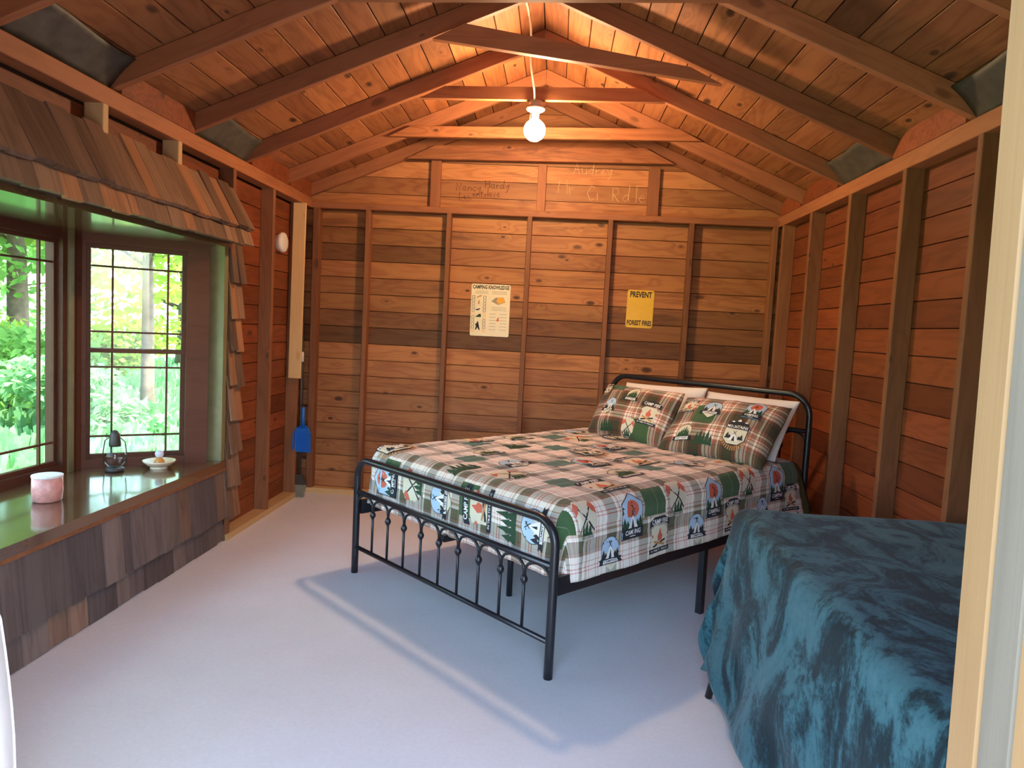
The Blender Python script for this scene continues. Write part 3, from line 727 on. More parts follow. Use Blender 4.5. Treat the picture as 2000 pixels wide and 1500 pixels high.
# ---- draping: cloth coordinates (s, t) over a rectangle -> position
class Drape:
    def __init__(s, x0, x1, y0, y1, z, r, flare, ripple, puff=None, ripf=9.0, seed=0.0, extra=None):
        s.x0, s.x1, s.y0, s.y1, s.z, s.r, s.fl, s.rp, s.puff, s.rf, s.sd, s.extra = x0 + r, x1 - r, y0 + r, y1 - r, z, r, flare, ripple, puff, ripf, seed, extra
    def raw(s, a, b):
        cx = min(max(a, s.x0), s.x1); cy = min(max(b, s.y0), s.y1); dx = abs(a - cx); dy = abs(b - cy)
        sx = 1 if a > cx else -1; sy = 1 if b > cy else -1
        d = max(dx, dy)
        if d < 1e-9: th = 0.0
        elif dx >= dy: th = (pi / 4) * dy / dx
        else: th = pi / 2 - (pi / 4) * dx / dy
        q = s.r * pi / 2
        if d < q: out = s.r * sin(d / s.r); drop = s.r * (1 - cos(d / s.r)); hang = 0.0
        else: hang = d - q; out = s.r + s.fl * hang; drop = s.r + hang * 0.995
        if hang > 0 and s.rp:
            along = a * 1.0 + b * 1.0 + (0.35 * th if dx > 0 and dy > 0 else 0)
            w = noise.noise(Vector((a * s.rf * .45 + s.sd, b * s.rf * .45, s.sd))) * 1.3 + 0.6 * sin(along * s.rf + s.sd + 1.5 * sin(along * 2.3))
            k = min(1.0, hang / 0.35); cr = 1.0 + (1.6 * sin(2 * th) if (dx > 0 and dy > 0) else 0)
            out += s.rp * k * (w * cr + 0.4)
        p = Vector((cx + (sx * out * cos(th) if dx > 0 or dy > 0 else 0), cy + (sy * out * sin(th) if dx > 0 or dy > 0 else 0), s.z - drop))
        if s.extra: p = s.extra(p, a, b, hang)
        return p
    def __call__(s, a, b):
        p = s.raw(a, b); n = s.normal(a, b)
        if s.puff: p = p + n * s.puff(a, b)
        return p
    def normal(s, a, b):
        e = 0.004; u = s.raw(a + e, b) - s.raw(a - e, b); v = s.raw(a, b + e) - s.raw(a, b - e)
        n = u.cross(v)
        return n.normalized() if n.length > 1e-12 else Vector((0, 0, 1))

def grid_mesh(name, S, a0, a1, b0, b1, step, mat, parent=None, matrix=None, thick=0.0, uvswap=True):
    na = max(2, int(round((a1 - a0) / step))); nb = max(2, int(round((b1 - b0) / step)))
    v = []; uv = []; f = []
    for j in range(nb + 1):
        for i in range(na + 1):
            a = a0 + (a1 - a0) * i / na; b = b0 + (b1 - b0) * j / nb
            v.append(S(a, b)); uv.append((b, -a) if uvswap else (a, b))
    for j in range(nb):
        for i in range(na):
            k = j * (na + 1) + i; f.append((k, k + 1, k + na + 2, k + na + 1))
    o = mesh_obj(name, v, f, mat, parent, True, uvs=uv, matrix=matrix)
    if thick:
        m = o.modifiers.new('thickness', 'SOLIDIFY'); m.thickness = thick; m.offset = -1.0
    return o

def quilt_puff(a, b):
    u = a / 0.075; w = b / 0.075 + 0.25 * sin(a * 11)
    return 0.0055 * (abs(sin(pi * u)) ** 0.6) * (0.55 + 0.45 * abs(sin(pi * w)) ** 0.6) + 0.008 * noise.noise(Vector((a * 4.5, b * 4.5, 3.1)))
def quilt_extra(p, a, b, hang):
    if b > 1.75 and a > 1.0:
        k = min(1, (b - 1.75) / 0.35); k = k * k * (3 - 2 * k); m_ = min(1.0, hang / 0.2)
        p = p + Vector((0.05 * k * m_, 0.03 * k * m_, -0.01 * k))
    # the bed is a little lower toward the foot
    return p + Vector((0, 0, -0.015 * max(0.0, 1 - b / 0.7)))
QS = Drape(-0.008, BW_ + 0.010, 0.055, 2.60, 0.702, 0.085, 0.03, 0.010, quilt_puff, 9.0, 1.7, quilt_extra)
QA0, QA1, QB0, QB1 = -0.24, BW_ + 0.290, -0.205, 1.99
quilt = grid_mesh('quilt', QS, QA0, QA1, QB0, QB1, 0.0125, M['plaid'], None, bmw, 0.006)
tag(quilt, 'green, cream and red plaid camping quilt spread over the diagonal bed', 'quilt')
LS_ = Drape(0.0, BW_ + 0.004, 0.055, 2.60, 0.69, 0.085, 0.05, 0.016, None, 11.0, 4.2, quilt_extra)
lining = grid_mesh('turned_edge', LS_, QA0 + 0.03, QA1 + 0.02, 1.94, 2.07, 0.02, M['olive_cloth'], quilt, None, 0.006)

# ---- printed badges: flat print that follows the cloth
def tri_fan(n, r, cx=0, cy=0, ph=0.0, sx=1, sy=1): return [(cx + sx * r * cos(2 * pi * i / n + ph), cy + sy * r * sin(2 * pi * i / n + ph)) for i in range(n)]
def pine(cx, y0, h, w):
    return [(cx - w / 2, y0), (cx - w * .22, y0 + h * .38), (cx - w * .36, y0 + h * .38), (cx, y0 + h), (cx + w * .36, y0 + h * .38), (cx + w * .22, y0 + h * .38), (cx + w / 2, y0)]
def bar(x0, y0, x1, y1, w):
    d = Vector((x1 - x0, y1 - y0)).normalized() * (w / 2); n = (-d.y, d.x)
    return [(x0 - n[0], y0 - n[1]), (x1 - n[0], y1 - n[1]), (x1 + n[0], y1 + n[1]), (x0 + n[0], y0 + n[1])]
TXT = {}
def text_cached(t, size, width):
    k = (t, size, width)
    if k not in TXT: TXT[k] = text_mesh(t, size, width, 0.02)
    return TXT[k]
def tent(cx, y0, w, h):
    return [([(cx - w / 2, y0), (cx, y0 + h), (cx + w / 2, y0)], 'p_white'), ([(cx - w * .16, y0), (cx, y0 + h * .72), (cx + w * .16, y0)], 'p_dark'), (bar(cx - .01, y0 + h * .8, cx + .012, y0 + h * 1.25, .004), 'p_dark'), (bar(cx + .01, y0 + h * .8, cx - .012, y0 + h * 1.25, .004), 'p_dark')]
def badge(kind):
    """list of (polygon | ('text', string, size, width, x, y), ink) in a box about 1 unit = 1 m, badge about 0.15 m"""
    o = []
    if kind == 'house':
        H = [(-.07, -.095), (.07, -.095), (.07, .055), (0, .098), (-.07, .055)]
        o += [([(x * 1.05, y * 1.05) for x, y in H], 'p_dark'), (H, 'p_sky'), (tri_fan(20, .043, 0, .028), 'p_red'), (bar(0, .0, 0, .06, .006), 'p_dark'), (bar(-.014, .05, .014, .03, .004), 'p_dark')]
        for x, h in ((-.055, .055), (-.035, .04), (.035, .04), (.055, .055)): o.append((pine(x, -.055, h, .036), 'p_green'))
        o += tent(0, -.052, .07, .062)
        o += [([(-.07, -.095), (.07, -.095), (.07, -.05), (-.07, -.05)], 'p_dark'), (('text', 'CAMPING', .030, .105, 0, -.070), 'p_white'), ([(-.02, -.089), (.02, -.089), (.02, -.086), (-.02, -.086)], 'p_white')]
    elif kind == 'circle':
        o += [(tri_fan(26, .068, 0, .012), 'p_dark'), (tri_fan(26, .065, 0, .012), 'p_sky'), ([(-.06, -.02), (-.03, .008), (0, -.01), (.03, .012), (.06, -.02)], 'p_cream')]
        for x, h in ((-.05, .05), (-.032, .035), (.034, .038), (.05, .048)): o.append((pine(x, -.03, h, .034), 'p_dark'))
        o += tent(0, -.032, .066, .072)
        o += [([(-.085, -.055), (.085, -.055), (.075, -.04), (.085, -.028), (-.085, -.028), (-.075, -.04)], 'p_dark'), ([(-.055, -.051), (.055, -.051), (.055, -.034), (-.055, -.034)], 'p_white'), (('text', 'CAMPING', .015, .09, 0, -.0425), 'p_dark'), ([(-.045, -.056), (.045, -.056), (0, -.088)], 'p_cream')]
    elif kind == 'fire':
        o += [([(-.062, -.075), (.062, -.075), (.07, .03), (.04, .05), (-.04, .05), (-.07, .03)], 'p_cream')]
        o += [([(-.085, .042), (-.04, .062), (.04, .062), (.085, .042), (.085, .078), (.04, .098), (-.04, .098), (-.085, .078)], 'p_dark'), (('text', 'CAMP FIRE', .034, .135, 0, .072), 'p_white')]
        o += [([(-.016, -.03), (.016, -.03), (.024, -.005), (.01, .008), (.004, .038), (-.012, .012), (-.024, -.002)], 'p_red'), (bar(-.05, -.058, .05, -.03, .012), 'p_dark'), (bar(-.05, -.03, .05, -.058, .012), 'p_tan'), ([(-.09, -.092), (.09, -.092), (.09, -.068), (-.09, -.068)], 'p_dark'), (('text', 'IN TIME TO RELAX', .013, .15, 0, -.080), 'p_white')]
        o += [(tri_fan(8, .008, -.066, 0), 'p_red'), (tri_fan(8, .008, .066, 0), 'p_red')]
    elif kind == 'axes':
        o += [([(-.07, .06), (-.045, .085), (.045, .085), (.07, .06), (.07, -.03), (0, -.095), (-.07, -.03)], 'p_cream'), (bar(-.05, .06, .055, -.055, .008), 'p_dark'), (bar(.05, .06, -.055, -.055, .008), 'p_dark')]
        o += [([(-.075, .045), (-.05, .075), (-.03, .055), (-.048, .03), (-.07, .015)], 'p_red'), ([(.075, .045), (.05, .075), (.03, .055), (.048, .03), (.07, .015)], 'p_red')]
        for x, h in ((-.022, .05), (0, .065), (.022, .05)): o.append((pine(x, -.07, h, .032), 'p_green'))
        o += [(('text', 'PINE LODGE', .016, .085, 0, -.078), 'p_dark')]
    elif kind == 'mountains':
        for i in range(22):
            t = -pi * 1.08 + i * pi * 1.16 / 21
            o.append((bar(.078 * cos(t), .078 * sin(t) - .01, .105 * cos(t), .105 * sin(t) - .01, .008), 'p_tan'))
        O = [(-.04, -.078), (.04, -.078), (.075, -.045), (.075, .05), (-.075, .05), (-.075, -.045)]
        o += [([(x * 1.05, y * 1.05) for x, y in O], 'p_dark'), (O, 'p_cream'), ([(-.08, .03), (.08, .03), (.08, .062), (-.08, .062)], 'p_dark'), (('text', 'MOUNTAINS', .030, .145, 0, .046), 'p_white')]
        for x, h in ((-.045, .035), (0, .048), (.045, .036)): o += [([(x - .032, .064), (x, .066 + h), (x + .032, .064)], 'p_dark'), ([(x - .014, .068 + h * .5), (x, .066 + h * .9), (x + .014, .068 + h * .5), (x, .066 + h * .42)], 'p_white')]
        for x, h in ((-.05, .045), (-.034, .03), (.036, .03), (.052, .042)): o.append((pine(x, -.045, h, .03), 'p_dark'))
        o += tent(0, -.058, .08, .058)
    elif kind == 'pines':
        o += [(tri_fan(24, .07, 0, .01), 'p_dark'), (tri_fan(24, .066, 0, .01), 'p_cream')]
        for x, h in ((-.045, .05), (-.028, .07), (-.01, .085), (.01, .095), (.028, .07), (.045, .052)): o.append((pine(x, -.03, h, .03), 'p_green'))
        o += [([(-.09, -.06), (.09, -.06), (.08, -.045), (.09, -.03), (-.09, -.03), (-.08, -.045)], 'p_dark'), ([(-.06, -.056), (.06, -.056), (.06, -.034), (-.06, -.034)], 'p_white'), (('text', 'DEEP FOREST', .018, .105, 0, -.045), 'p_dark'), (('text', 'CAMPING', .022, .08, 0, .092), 'p_white')]
    elif kind == 'trees':
        for x, h in ((-.06, .09), (-.03, .12), (0, .10), (.03, .13), (.06, .085)): o.append((pine(x, -.06, h, .045), 'p_green'))
    return o
BADGE_CACHE = {}
def badge_geo(kind, maxedge=0.02):
    if kind in BADGE_CACHE: return BADGE_CACHE[kind]
    inks = []; bm = bmesh.new(); lay = bm.verts.layers.float.new('lay')
    for li, (shape, ink) in enumerate(badge(kind)):
        if ink not in inks: inks.append(ink)
        mi = inks.index(ink)
        if shape[0] == 'text':
            _, t, size, width, tx, ty = shape
            vs, fs = text_cached(t, size, width); vs = [(x + tx, y + ty) for x, y in vs]
        else:
            vs, fs = shape, [tuple(range(len(shape)))]
        bv = [bm.verts.new((x, y, 0)) for x, y in vs]
        for v in bv: v[lay] = li
        for f in fs:
            try: fc = bm.faces.new([bv[i] for i in f]); fc.material_index = mi
            except ValueError: pass
    bmesh.ops.triangulate(bm, faces=bm.faces[:])
    for _ in range(3):
        es = [e for e in bm.edges if e.calc_length() > maxedge]
        if not es: break
        bmesh.ops.subdivide_edges(bm, edges=es, cuts=1, use_grid_fill=False)
        bmesh.ops.triangulate(bm, faces=bm.faces[:])
    bm.normal_update()
    for f in bm.faces:
        if f.normal.z < 0: f.normal_flip()
    bm.verts.index_update()
    data = ([(v.co.x, v.co.y, v[lay]) for v in bm.verts], [tuple(v.index for v in f.verts) for f in bm.faces], [f.material_index for f in bm.faces], inks)
    bm.free(); BADGE_CACHE[kind] = data
    return data
def put_badge(S, parent, kind, a, b, scale, xd, yd, lift=0.0014):
    """xd, yd = directions on the cloth (a, b) of the badge's right and up"""
    vs, fs, mi, inks = badge_geo(kind)
    out = []
    for x, y, li in vs:
        aa = a + scale * (x * xd[0] + y * yd[0]); bb = b + scale * (x * xd[1] + y * yd[1])
        out.append(S(aa, bb) + S.normal(aa, bb) * (lift + 0.00035 * li))
    return mesh_obj('badge_print', out, fs, [M[i] for i in inks], parent, True, mat_idx=mi)
# right side hang: reads along +b, up is -a
XD, YD = (0, 1), (-1, 0)
for b in (0.16, 0.80, 1.44): put_badge(QS, quilt, 'axes', BW_ + 0.040, b, 0.95, XD, YD)
for b in (0.46, 1.10, 1.74): put_badge(QS, quilt, 'house', BW_ + 0.075, b, 0.98, XD, YD)
for b in (0.315, 0.955, 1.595): put_badge(QS, quilt, 'circle', BW_ + 0.205, b, 0.85, XD, YD)
for b in (0.655, 1.29): put_badge(QS, quilt, 'fire', BW_ + 0.190, b, 0.86, XD, YD)
put_badge(QS, quilt, 'fire', BW_ + 0.17, 1.885, 0.8, XD, YD)
# the top and the foot hang carry on the same repeat
kinds = ['house', 'circle', 'fire', 'axes', 'pines', 'mountains', 'trees']
n_ = 0
for i in range(5):
    for j in range(7):
        a = BW_ - 0.20 - i * 0.285 + (0.05 if j % 2 else -0.04); b = 0.16 + j * 0.275 + (0.07 if i % 2 else 0)
        if b > 1.62 or (i + 2 * j) % 3 == 0: continue
        put_badge(QS, quilt, kinds[(i * 3 + j * 2) % 7], a, b, 1.05, XD, YD); n_ += 1
for i, (k, a) in enumerate((('circle', 1.33), ('trees', 1.15), ('fire', 0.95), ('circle', 0.68), ('axes', 0.45), ('house', 0.2))):
    put_badge(QS, quilt, k, a, -0.03 - 0.02 * (i % 2), 1.05, XD, YD)

# ---- pillows
class Pillow:
    def __init__(s, w, h, t, seed=0.0, pinch=0.04, wr=0.006): s.w, s.h, s.t, s.sd, s.pn, s.wr = w, h, t, seed, pinch, wr
    def raw(s, x, y, side=1):
        u = max(-1, min(1, 2 * x / s.w)); v = max(-1, min(1, 2 * y / s.h))
        prof = max(0.0, (1 - abs(u) ** 3.2)) ** 0.55 * max(0.0, (1 - abs(v) ** 3.0)) ** 0.55
        px = x * (1 - s.pn * (1 - abs(v) ** 2)); py = y * (1 - s.pn * (1 - abs(u) ** 2))
        z = side * s.t / 2 * prof
        wr = s.wr * prof * (noise.noise(Vector((x * 7 + s.sd, y * 7, s.sd * 2))) + 0.7 * noise.noise(Vector((x * 16 + s.sd, y * 12, 5.0))))
        sag = -0.03 * (u * u) * (1 - v) * 0.3
        return Vector((px, py + sag, z + side * wr))
    def __call__(s, x, y): return s.raw(x, y)
    def normal(s, x, y):
        e = 0.004; n = (s.raw(x + e, y) - s.raw(x - e, y)).cross(s.raw(x, y + e) - s.raw(x, y - e))
        return n.normalized() if n.length > 1e-12 else Vector((0, 0, 1))
def pillow(name, P_, matrix, mats, parent=None, uvoff=(0, 0), back=None, n=(44, 32)):
    v = []; uv = []; f = []; mi = []
    nx, ny = n
    for side in (1, -1):
        base = len(v)
        for j in range(ny + 1):
            for i in range(nx + 1):
                uu = -1 + 2 * i / nx; vv = -1 + 2 * j / ny
                uu = sin(uu * pi / 2) * 0.5 + uu * 0.5; vv = sin(vv * pi / 2) * 0.5 + vv * 0.5
                x = uu * P_.w / 2; y = vv * P_.h / 2
                v.append(P_.raw(x, y, side)); uv.append((x + uvoff[0], y + uvoff[1]))
        for j in range(ny):
            for i in range(nx):
                k = base + j * (nx + 1) + i
                q = (k, k + 1, k + nx + 2, k + nx + 1); f.append(q if side > 0 else q[::-1]); mi.append(0 if side > 0 else len(mats) - 1)
    o = mesh_obj(name, v, f, mats, parent, True, mat_idx=mi, uvs=uv, matrix=None)
    bm = bmesh.new(); bm.from_mesh(o.data); bmesh.ops.remove_doubles(bm, verts=bm.verts[:], dist=0.0005); bm.to_mesh(o.data); bm.free()
    o.matrix_world = matrix
    return o
def pmat(u, v, z, lean, yaw=0.0, roll=0.0):
    """pillow local x along the headboard, local y up its face, local z toward the foot"""
    base = Matrix(((1, 0, 0, u), (0, 0, -1, v), (0, 1, 0, z), (0, 0, 0, 1)))     # upright, facing the foot
    return bmw @ base @ Matrix.Rotation(yaw, 4, 'Y') @ Matrix.Rotation(-lean, 4, 'X') @ Matrix.Rotation(roll, 4, 'Z')
wp1 = Pillow(0.65, 0.41, 0.14, 2.0, 0.05); wp2 = Pillow(0.65, 0.41, 0.14, 5.0, 0.05)
o = pillow('white_pillow', wp1, pmat(0.53, 1.940, 0.866, 0.47, 0.0, 0.035), [M['white_cloth']]); tag(o, 'white pillow behind the plaid one with the round pine forest badge', 'pillow', 'white pillows')
o = pillow('white_pillow', wp2, pmat(1.135, 1.950, 0.864, 0.56, -0.09, 0.008), [M['white_cloth']]); tag(o, 'white pillow behind the plaid one with the mountains badge', 'pillow', 'white pillows')
sp1 = Pillow(0.655, 0.385, 0.17, 8.0, 0.03, 0.014); sp2 = Pillow(0.675, 0.44, 0.19, 11.0, 0.03, 0.014)
s1 = pillow('plaid_pillow', sp1, pmat(0.500, 1.735, 0.860, 0.52, -0.067, 0.0), [M['plaid_dense'], M['olive_cloth']], uvoff=(0.17, 0.20)); tag(s1, 'plaid camping pillow with round pine forest badge near the top', 'pillow', 'plaid camping pillows')
s2 = pillow('plaid_pillow', sp2, pmat(1.168, 1.705, 0.852, 0.80, 0.021, 0.02), [M['plaid_dense'], M['olive_cloth']], uvoff=(0.42, 0.05)); tag(s2, 'plaid camping pillow with a mountains badge in its lower corner', 'pillow', 'plaid camping pillows')
X1, Y1 = (1, 0), (0, 1)
for k, x, y, sc in (('circle', -0.150, 0.005, 0.75), ('pines', 0.0, 0.105, 0.75), ('fire', 0.19, -0.005, 0.85), ('axes', 0.06, -0.125, 0.70), ('trees', -0.12, -0.125, 0.7), ('mountains', -0.25, 0.13, 0.42)): put_badge(sp1, s1, k, x, y, sc, X1, Y1)
for k, x, y, sc in (('circle', -0.065, 0.075, 0.85), ('house', 0.19, 0.110, 0.75), ('mountains', 0.155, -0.085, 0.85), ('fire', -0.235, 0.095, 0.6), ('pines', -0.17, -0.12, 0.75), ('trees', -0.03, -0.135, 0.7)): put_badge(sp2, s2, k, x, y, sc, X1, Y1)

# ------------------------------------------------------------------ second bed under the blue blanket
frame2 = thing('daybed_frame', 'low dark bed frame hidden under the teal blanket, one black leg showing', 'bed', (0, 0, 0))
for x, fx in ((0.745, 0.662), (1.57, 1.585)):
    for y, fy in ((0.97, 0.95), (2.68, 2.715)):
        MB().tube([(fx, fy, 0), (x, y, 0.46)], [0.014, 0.018], 10).build('leg', M['black_metal'], frame2, True)
MB().box(0.735, 1.59, 0.95, 2.70, 0.45, 0.49).build('platform', M['black_metal'], frame2)
m2 = rounded_block('mattress', 0.725, 1.595, 0.93, 2.73, 0.492, 0.725, 0.05, M['mattress'], Matrix.Identity(4)); tag(m2, 'mattress under the teal plush blanket beside the doorway', 'mattress')
def bl_extra(p, a, b, hang):
    q = noise.noise(Vector((a * 3.1, b * 3.1, 0.4))) * 0.007 + noise.noise(Vector((a * 8, b * 8, 1.4))) * 0.003
    return p + Vector((0, 0, q if hang <= 0 else q * max(0.0, 1 - hang / .2)))
BS = Drape(0.705, 1.72, 0.80, 2.775, 0.742, 0.06, 0.105, 0.017, None, 12.0, 0.6, bl_extra)
def bl(a, b):
    p = BS(a, b)
    if p.x > 1.597: p.x = 1.597 + 0.002 * sin(b * 20)
    if a < 0.45: p.z += 0.09 * math.exp(-((b - 2.64) / 0.09) ** 2) * (0.45 - a) / 0.37
    p.z = max(p.z, 0.012)
    return p
blanket = grid_mesh('blanket', bl, 0.705 - 0.625, 1.62, 0.80 - 0.02, 2.775 + 0.58, 0.018, M['velvet'], None, None, 0.008)
tag(blanket, 'dark teal plush blanket draped over the second bed beside the doorway', 'blanket')

# ------------------------------------------------------------------ posters and writing on the back wall
def rrect(w, h, r, n=5):
    pts = []
    for cx, cy, a0 in ((w / 2 - r, h / 2 - r, 0), (-w / 2 + r, h / 2 - r, pi / 2), (-w / 2 + r, -h / 2 + r, pi), (w / 2 - r, -h / 2 + r, 3 * pi / 2)):
        for i in range(n + 1): t = a0 + pi / 2 * i / n; pts.append((cx + r * cos(t), cy + r * sin(t)))
    return pts
def sign(name, label, x, z, w, h, r, mat, tilt):
    root = thing(name, label, 'sign', (x, BY - 0.002, z))
    root.rotation_euler = (0, -tilt, 0)
    MB().prism(rrect(w, h, r), 1, -0.003, 0.0).build('plate', mat, root)
    return root
def flat(parent, name, verts, faces, mat, off=0.0036):
    return mesh_obj(name, [(x, -off, y) for x, y in verts], faces, mat, parent)
def ftext(parent, t, size, width, x, y, mat, off=0.0036):
    vs, fs = text_mesh(t, size, width, 0.035); return flat(parent, 'lettering', [(vx + x, vy + y) for vx, vy in vs], fs, mat, off)
def fpoly(parent, name, pts, mat, off=0.0036): return flat(parent, name, pts, [tuple(range(len(pts)))], mat, off)
def rect(x0, y0, x1, y1): return [(x0, y0), (x1, y0), (x1, y1), (x0, y1)]
s = sign('camping_poster', 'cream tin poster with camping knowledge heading and small pictures', -0.521, 1.506, 0.303, 0.402, 0.012, M['poster_paper'], 0.004)
ftext(s, 'CAMPING KNOWLEDGE', 0.040, 0.285, 0, 0.176, M['ink_black'])
mb_v = []; mb_f = []
def addr(x0, y0, x1, y1):
    k = len(mb_v); mb_v.extend(rect(x0, y0, x1, y1)); mb_f.append((k, k + 1, k + 2, k + 3))
for i in range(3):
    addr(-0.12, 0.145 - i * 0.009, -0.02, 0.1475 - i * 0.009); addr(0.01, 0.145 - i * 0.009, 0.125, 0.1475 - i * 0.009)
for i in range(3): addr(0.01, 0.022 - i * 0.011, 0.125, 0.0245 - i * 0.011)
for i in range(6):
    addr(-0.005, -0.03 - i * 0.024, 0.045, -0.027 - i * 0.024); addr(0.075, -0.03 - i * 0.024, 0.13, -0.027 - i * 0.024)
flat(s, 'small_print', mb_v, mb_f, M['p_grey'])['kind'] = 'stuff'
for col_x in (-0.132, -0.045):
    for i in range(11):
        y = 0.10 - i * 0.026; ink = M['p_orange'] if (i in (5, 10) or (col_x > -0.1 and i in (5, 6))) else M['ink_black']
        v = rect(col_x - 0.011, y - 0.010, col_x + 0.011, y + 0.010) + rect(col_x - 0.008, y - 0.0075, col_x + 0.008, y + 0.0075)
        flat(s, 'icon_box', v, [(0, 1, 5, 4), (1, 2, 6, 5), (2, 3, 7, 6), (3, 0, 4, 7)], ink)
fpoly(s, 'picture', [(-0.108, 0.10), (-0.085, 0.112), (-0.068, 0.116), (-0.075, 0.103), (-0.09, 0.10), (-0.104, 0.09)], M['p_tan'])
fpoly(s, 'picture', [(-0.098, 0.045), (-0.086, 0.045), (-0.083, 0.06), (-0.09, 0.082), (-0.096, 0.062)], M['p_tan'])
fpoly(s, 'picture', [(-0.112, 0.0), (-0.112, 0.008), (-0.098, 0.006), (-0.085, 0.013), (-0.078, 0.012), (-0.083, 0.003), (-0.098, -0.004)], M['p_dark'])
fpoly(s, 'picture', [(-0.115, -0.055), (-0.07, -0.055), (-0.07, -0.032), (-0.084, -0.03), (-0.104, -0.045)], M['p_green'])
fpoly(s, 'picture', [(-0.112, -0.155), (-0.105, -0.155), (-0.094, -0.135), (-0.083, -0.155), (-0.075, -0.155), (-0.084, -0.115), (-0.091, -0.088), (-0.097, -0.088), (-0.100, -0.10), (-0.113, -0.112), (-0.106, -0.125)], M['p_dark'])
fpoly(s, 'picture', [(0.005, 0.07), (0.04, 0.10), (0.10, 0.102), (0.115, 0.065), (0.06, 0.045)], M['p_grey'])
fpoly(s, 'picture', [(0.045, 0.072), (0.055, 0.10), (0.10, 0.100), (0.112, 0.066), (0.065, 0.05)], M['p_orange'], 0.0040)
fpoly(s, 'picture', [(0.048, -0.082), (0.072, -0.082), (0.066, -0.045), (0.060, -0.058)], M['p_red'])
s = sign('warning_sign', 'yellow tin sign with black prevent forest fires lettering', 0.629, 1.573, 0.203, 0.288, 0.016, M['sign_yellow'], -0.01)
ftext(s, 'PREVENT', 0.060, 0.165, 0, 0.108, M['ink_black'])
ftext(s, 'FOREST FIRES', 0.052, 0.186, 0, -0.108, M['ink_black'])
for x in (-0.092, 0.092):
    for y in (-0.13, 0.13): fpoly(s, 'nail_head', tri_fan(8, 0.0028, x, y), M['dark_iron'])

STROKE = {
 'N': [[(0, 0), (.05, 1), (.45, 0), (.6, 1)]], 'a': [[(.45, .45), (.2, .5), (0, .2), (.2, 0), (.45, .4), (.45, 0), (.55, .05)]], 'n': [[(0, .5), (.05, 0)], [(.05, .3), (.25, .5), (.4, .35), (.42, 0)]],
 'c': [[(.4, .42), (.2, .5), (0, .22), (.2, 0), (.4, .08)]], 'y': [[(0, .5), (.1, .12), (.35, .5)], [(.42, .55), (.3, -.15), (.05, -.45)]], 'H': [[(0, 1), (0, 0)], [(.5, 1), (.5, 0)], [(0, .5), (.5, .55)]],
 'r': [[(0, .5), (.05, 0)], [(.05, .3), (.3, .48)]], 'd': [[(.45, .4), (.2, .5), (0, .2), (.2, 0), (.42, .25)], [(.5, 1.1), (.42, .25), (.45, 0)]], 'o': [[(.2, .5), (0, .25), (.2, 0), (.4, .25), (.2, .5)]],
 'v': [[(0, .5), (.2, 0), (.4, .5)]], 'e': [[(.02, .25), (.4, .3), (.25, .52), (.02, .25), (.2, 0), (.42, .08)]], 's': [[(.35, .45), (.1, .45), (.3, .2), (.02, .02)]], 't': [[(.2, .9), (.2, 0), (.35, .05)], [(0, .6), (.4, .62)]],
 'l': [[(.1, 1.1), (.08, 0)]], 'L': [[(.05, 1), (0, .05), (.45, .1)]], 'M': [[(0, 0), (.1, 1), (.35, .3), (.6, 1), (.7, 0)]], 'C': [[(.5, .85), (.25, 1), (0, .5), (.25, 0), (.5, .12)]], 'i': [[(.05, .55), (.05, 0)]],
 'R': [[(0, 0), (0, 1), (.4, .95), (.42, .6), (.05, .5), (.5, -.05)]], 'A': [[(0, 0), (.3, 1), (.55, 0)], [(.12, .4), (.45, .4)]], 'u': [[(0, .5), (.1, .02), (.4, .1), (.42, .5), (.45, 0)]],
}
def scrawl(txt, x, z, h, mat, w=0.0022, adv=0.62):
    mb = MB(); cx = 0.0
    for ch in txt:
        if ch == ' ': cx += 0.5 * h; continue
        for st in STROKE[ch]:
            pts = [(cx + (p[0] + random.uniform(-.03, .03)) * h, 0, (p[1] + random.uniform(-.03, .03)) * h) for p in st]
            mb.tube(pts, w / 2, 4, True)
        cx += (max(p[0] for st in STROKE[ch] for p in st) + 0.16) * h
    return mb.build('handwriting', mat, wall_back, matrix=Matrix.Translation((x, BY - 0.0005, z)))
def wz(px, py):   # photograph pixel -> point on the gable boards (only used to read off where the writing stands)
    v = _f * 1404.274 + _r * (px - 1000) + _u * (750 - py); t = BY / v.y; return v.x * t, 1.3797 + v.z * t
for t, px, py, h, mt in (('Nancy', 891, 372, .062, 'pencil'), ('Hardy', 948, 368, .062, 'pencil'), ('Les', 897, 388, .05, 'pencil'), ('ents', 923, 384, .05, 'pencil'), ('love', 951, 383, .055, 'pencil'),
                         ('Audrey', 1120, 340, .085, 'scratch'), ('Mr', 1090, 377, .10, 'scratch'), ('Ci', 1146, 391, .11, 'scratch'), ('R', 1196, 393, .10, 'scratch'), ('d', 1215, 394, .11, 'scratch'), ('le', 1239, 395, .115, 'scratch')):
    xx, zz = wz(px, py); scrawl(t, xx, zz, h, M[mt], 0.0036 if mt == 'pencil' else 0.0045)

# ------------------------------------------------------------------ small things
det = thing('smoke_detector', 'round white smoke detector on the left wall near the corner', 'smoke detector', (LX, 5.10, 1.905))
det.rotation_euler = (0, pi / 2, 0)
MB().lathe([(0.060, 0.0), (0.060, 0.012), (0.054, 0.013)], seg=32).build('base', M['white_plastic'], det, True)
MB().lathe([(0.055, 0.013), (0.068, 0.017), (0.072, 0.030), (0.068, 0.045), (0.055, 0.052), (0.001, 0.053)], seg=32).build('cover', M['white_plastic'], det, True)

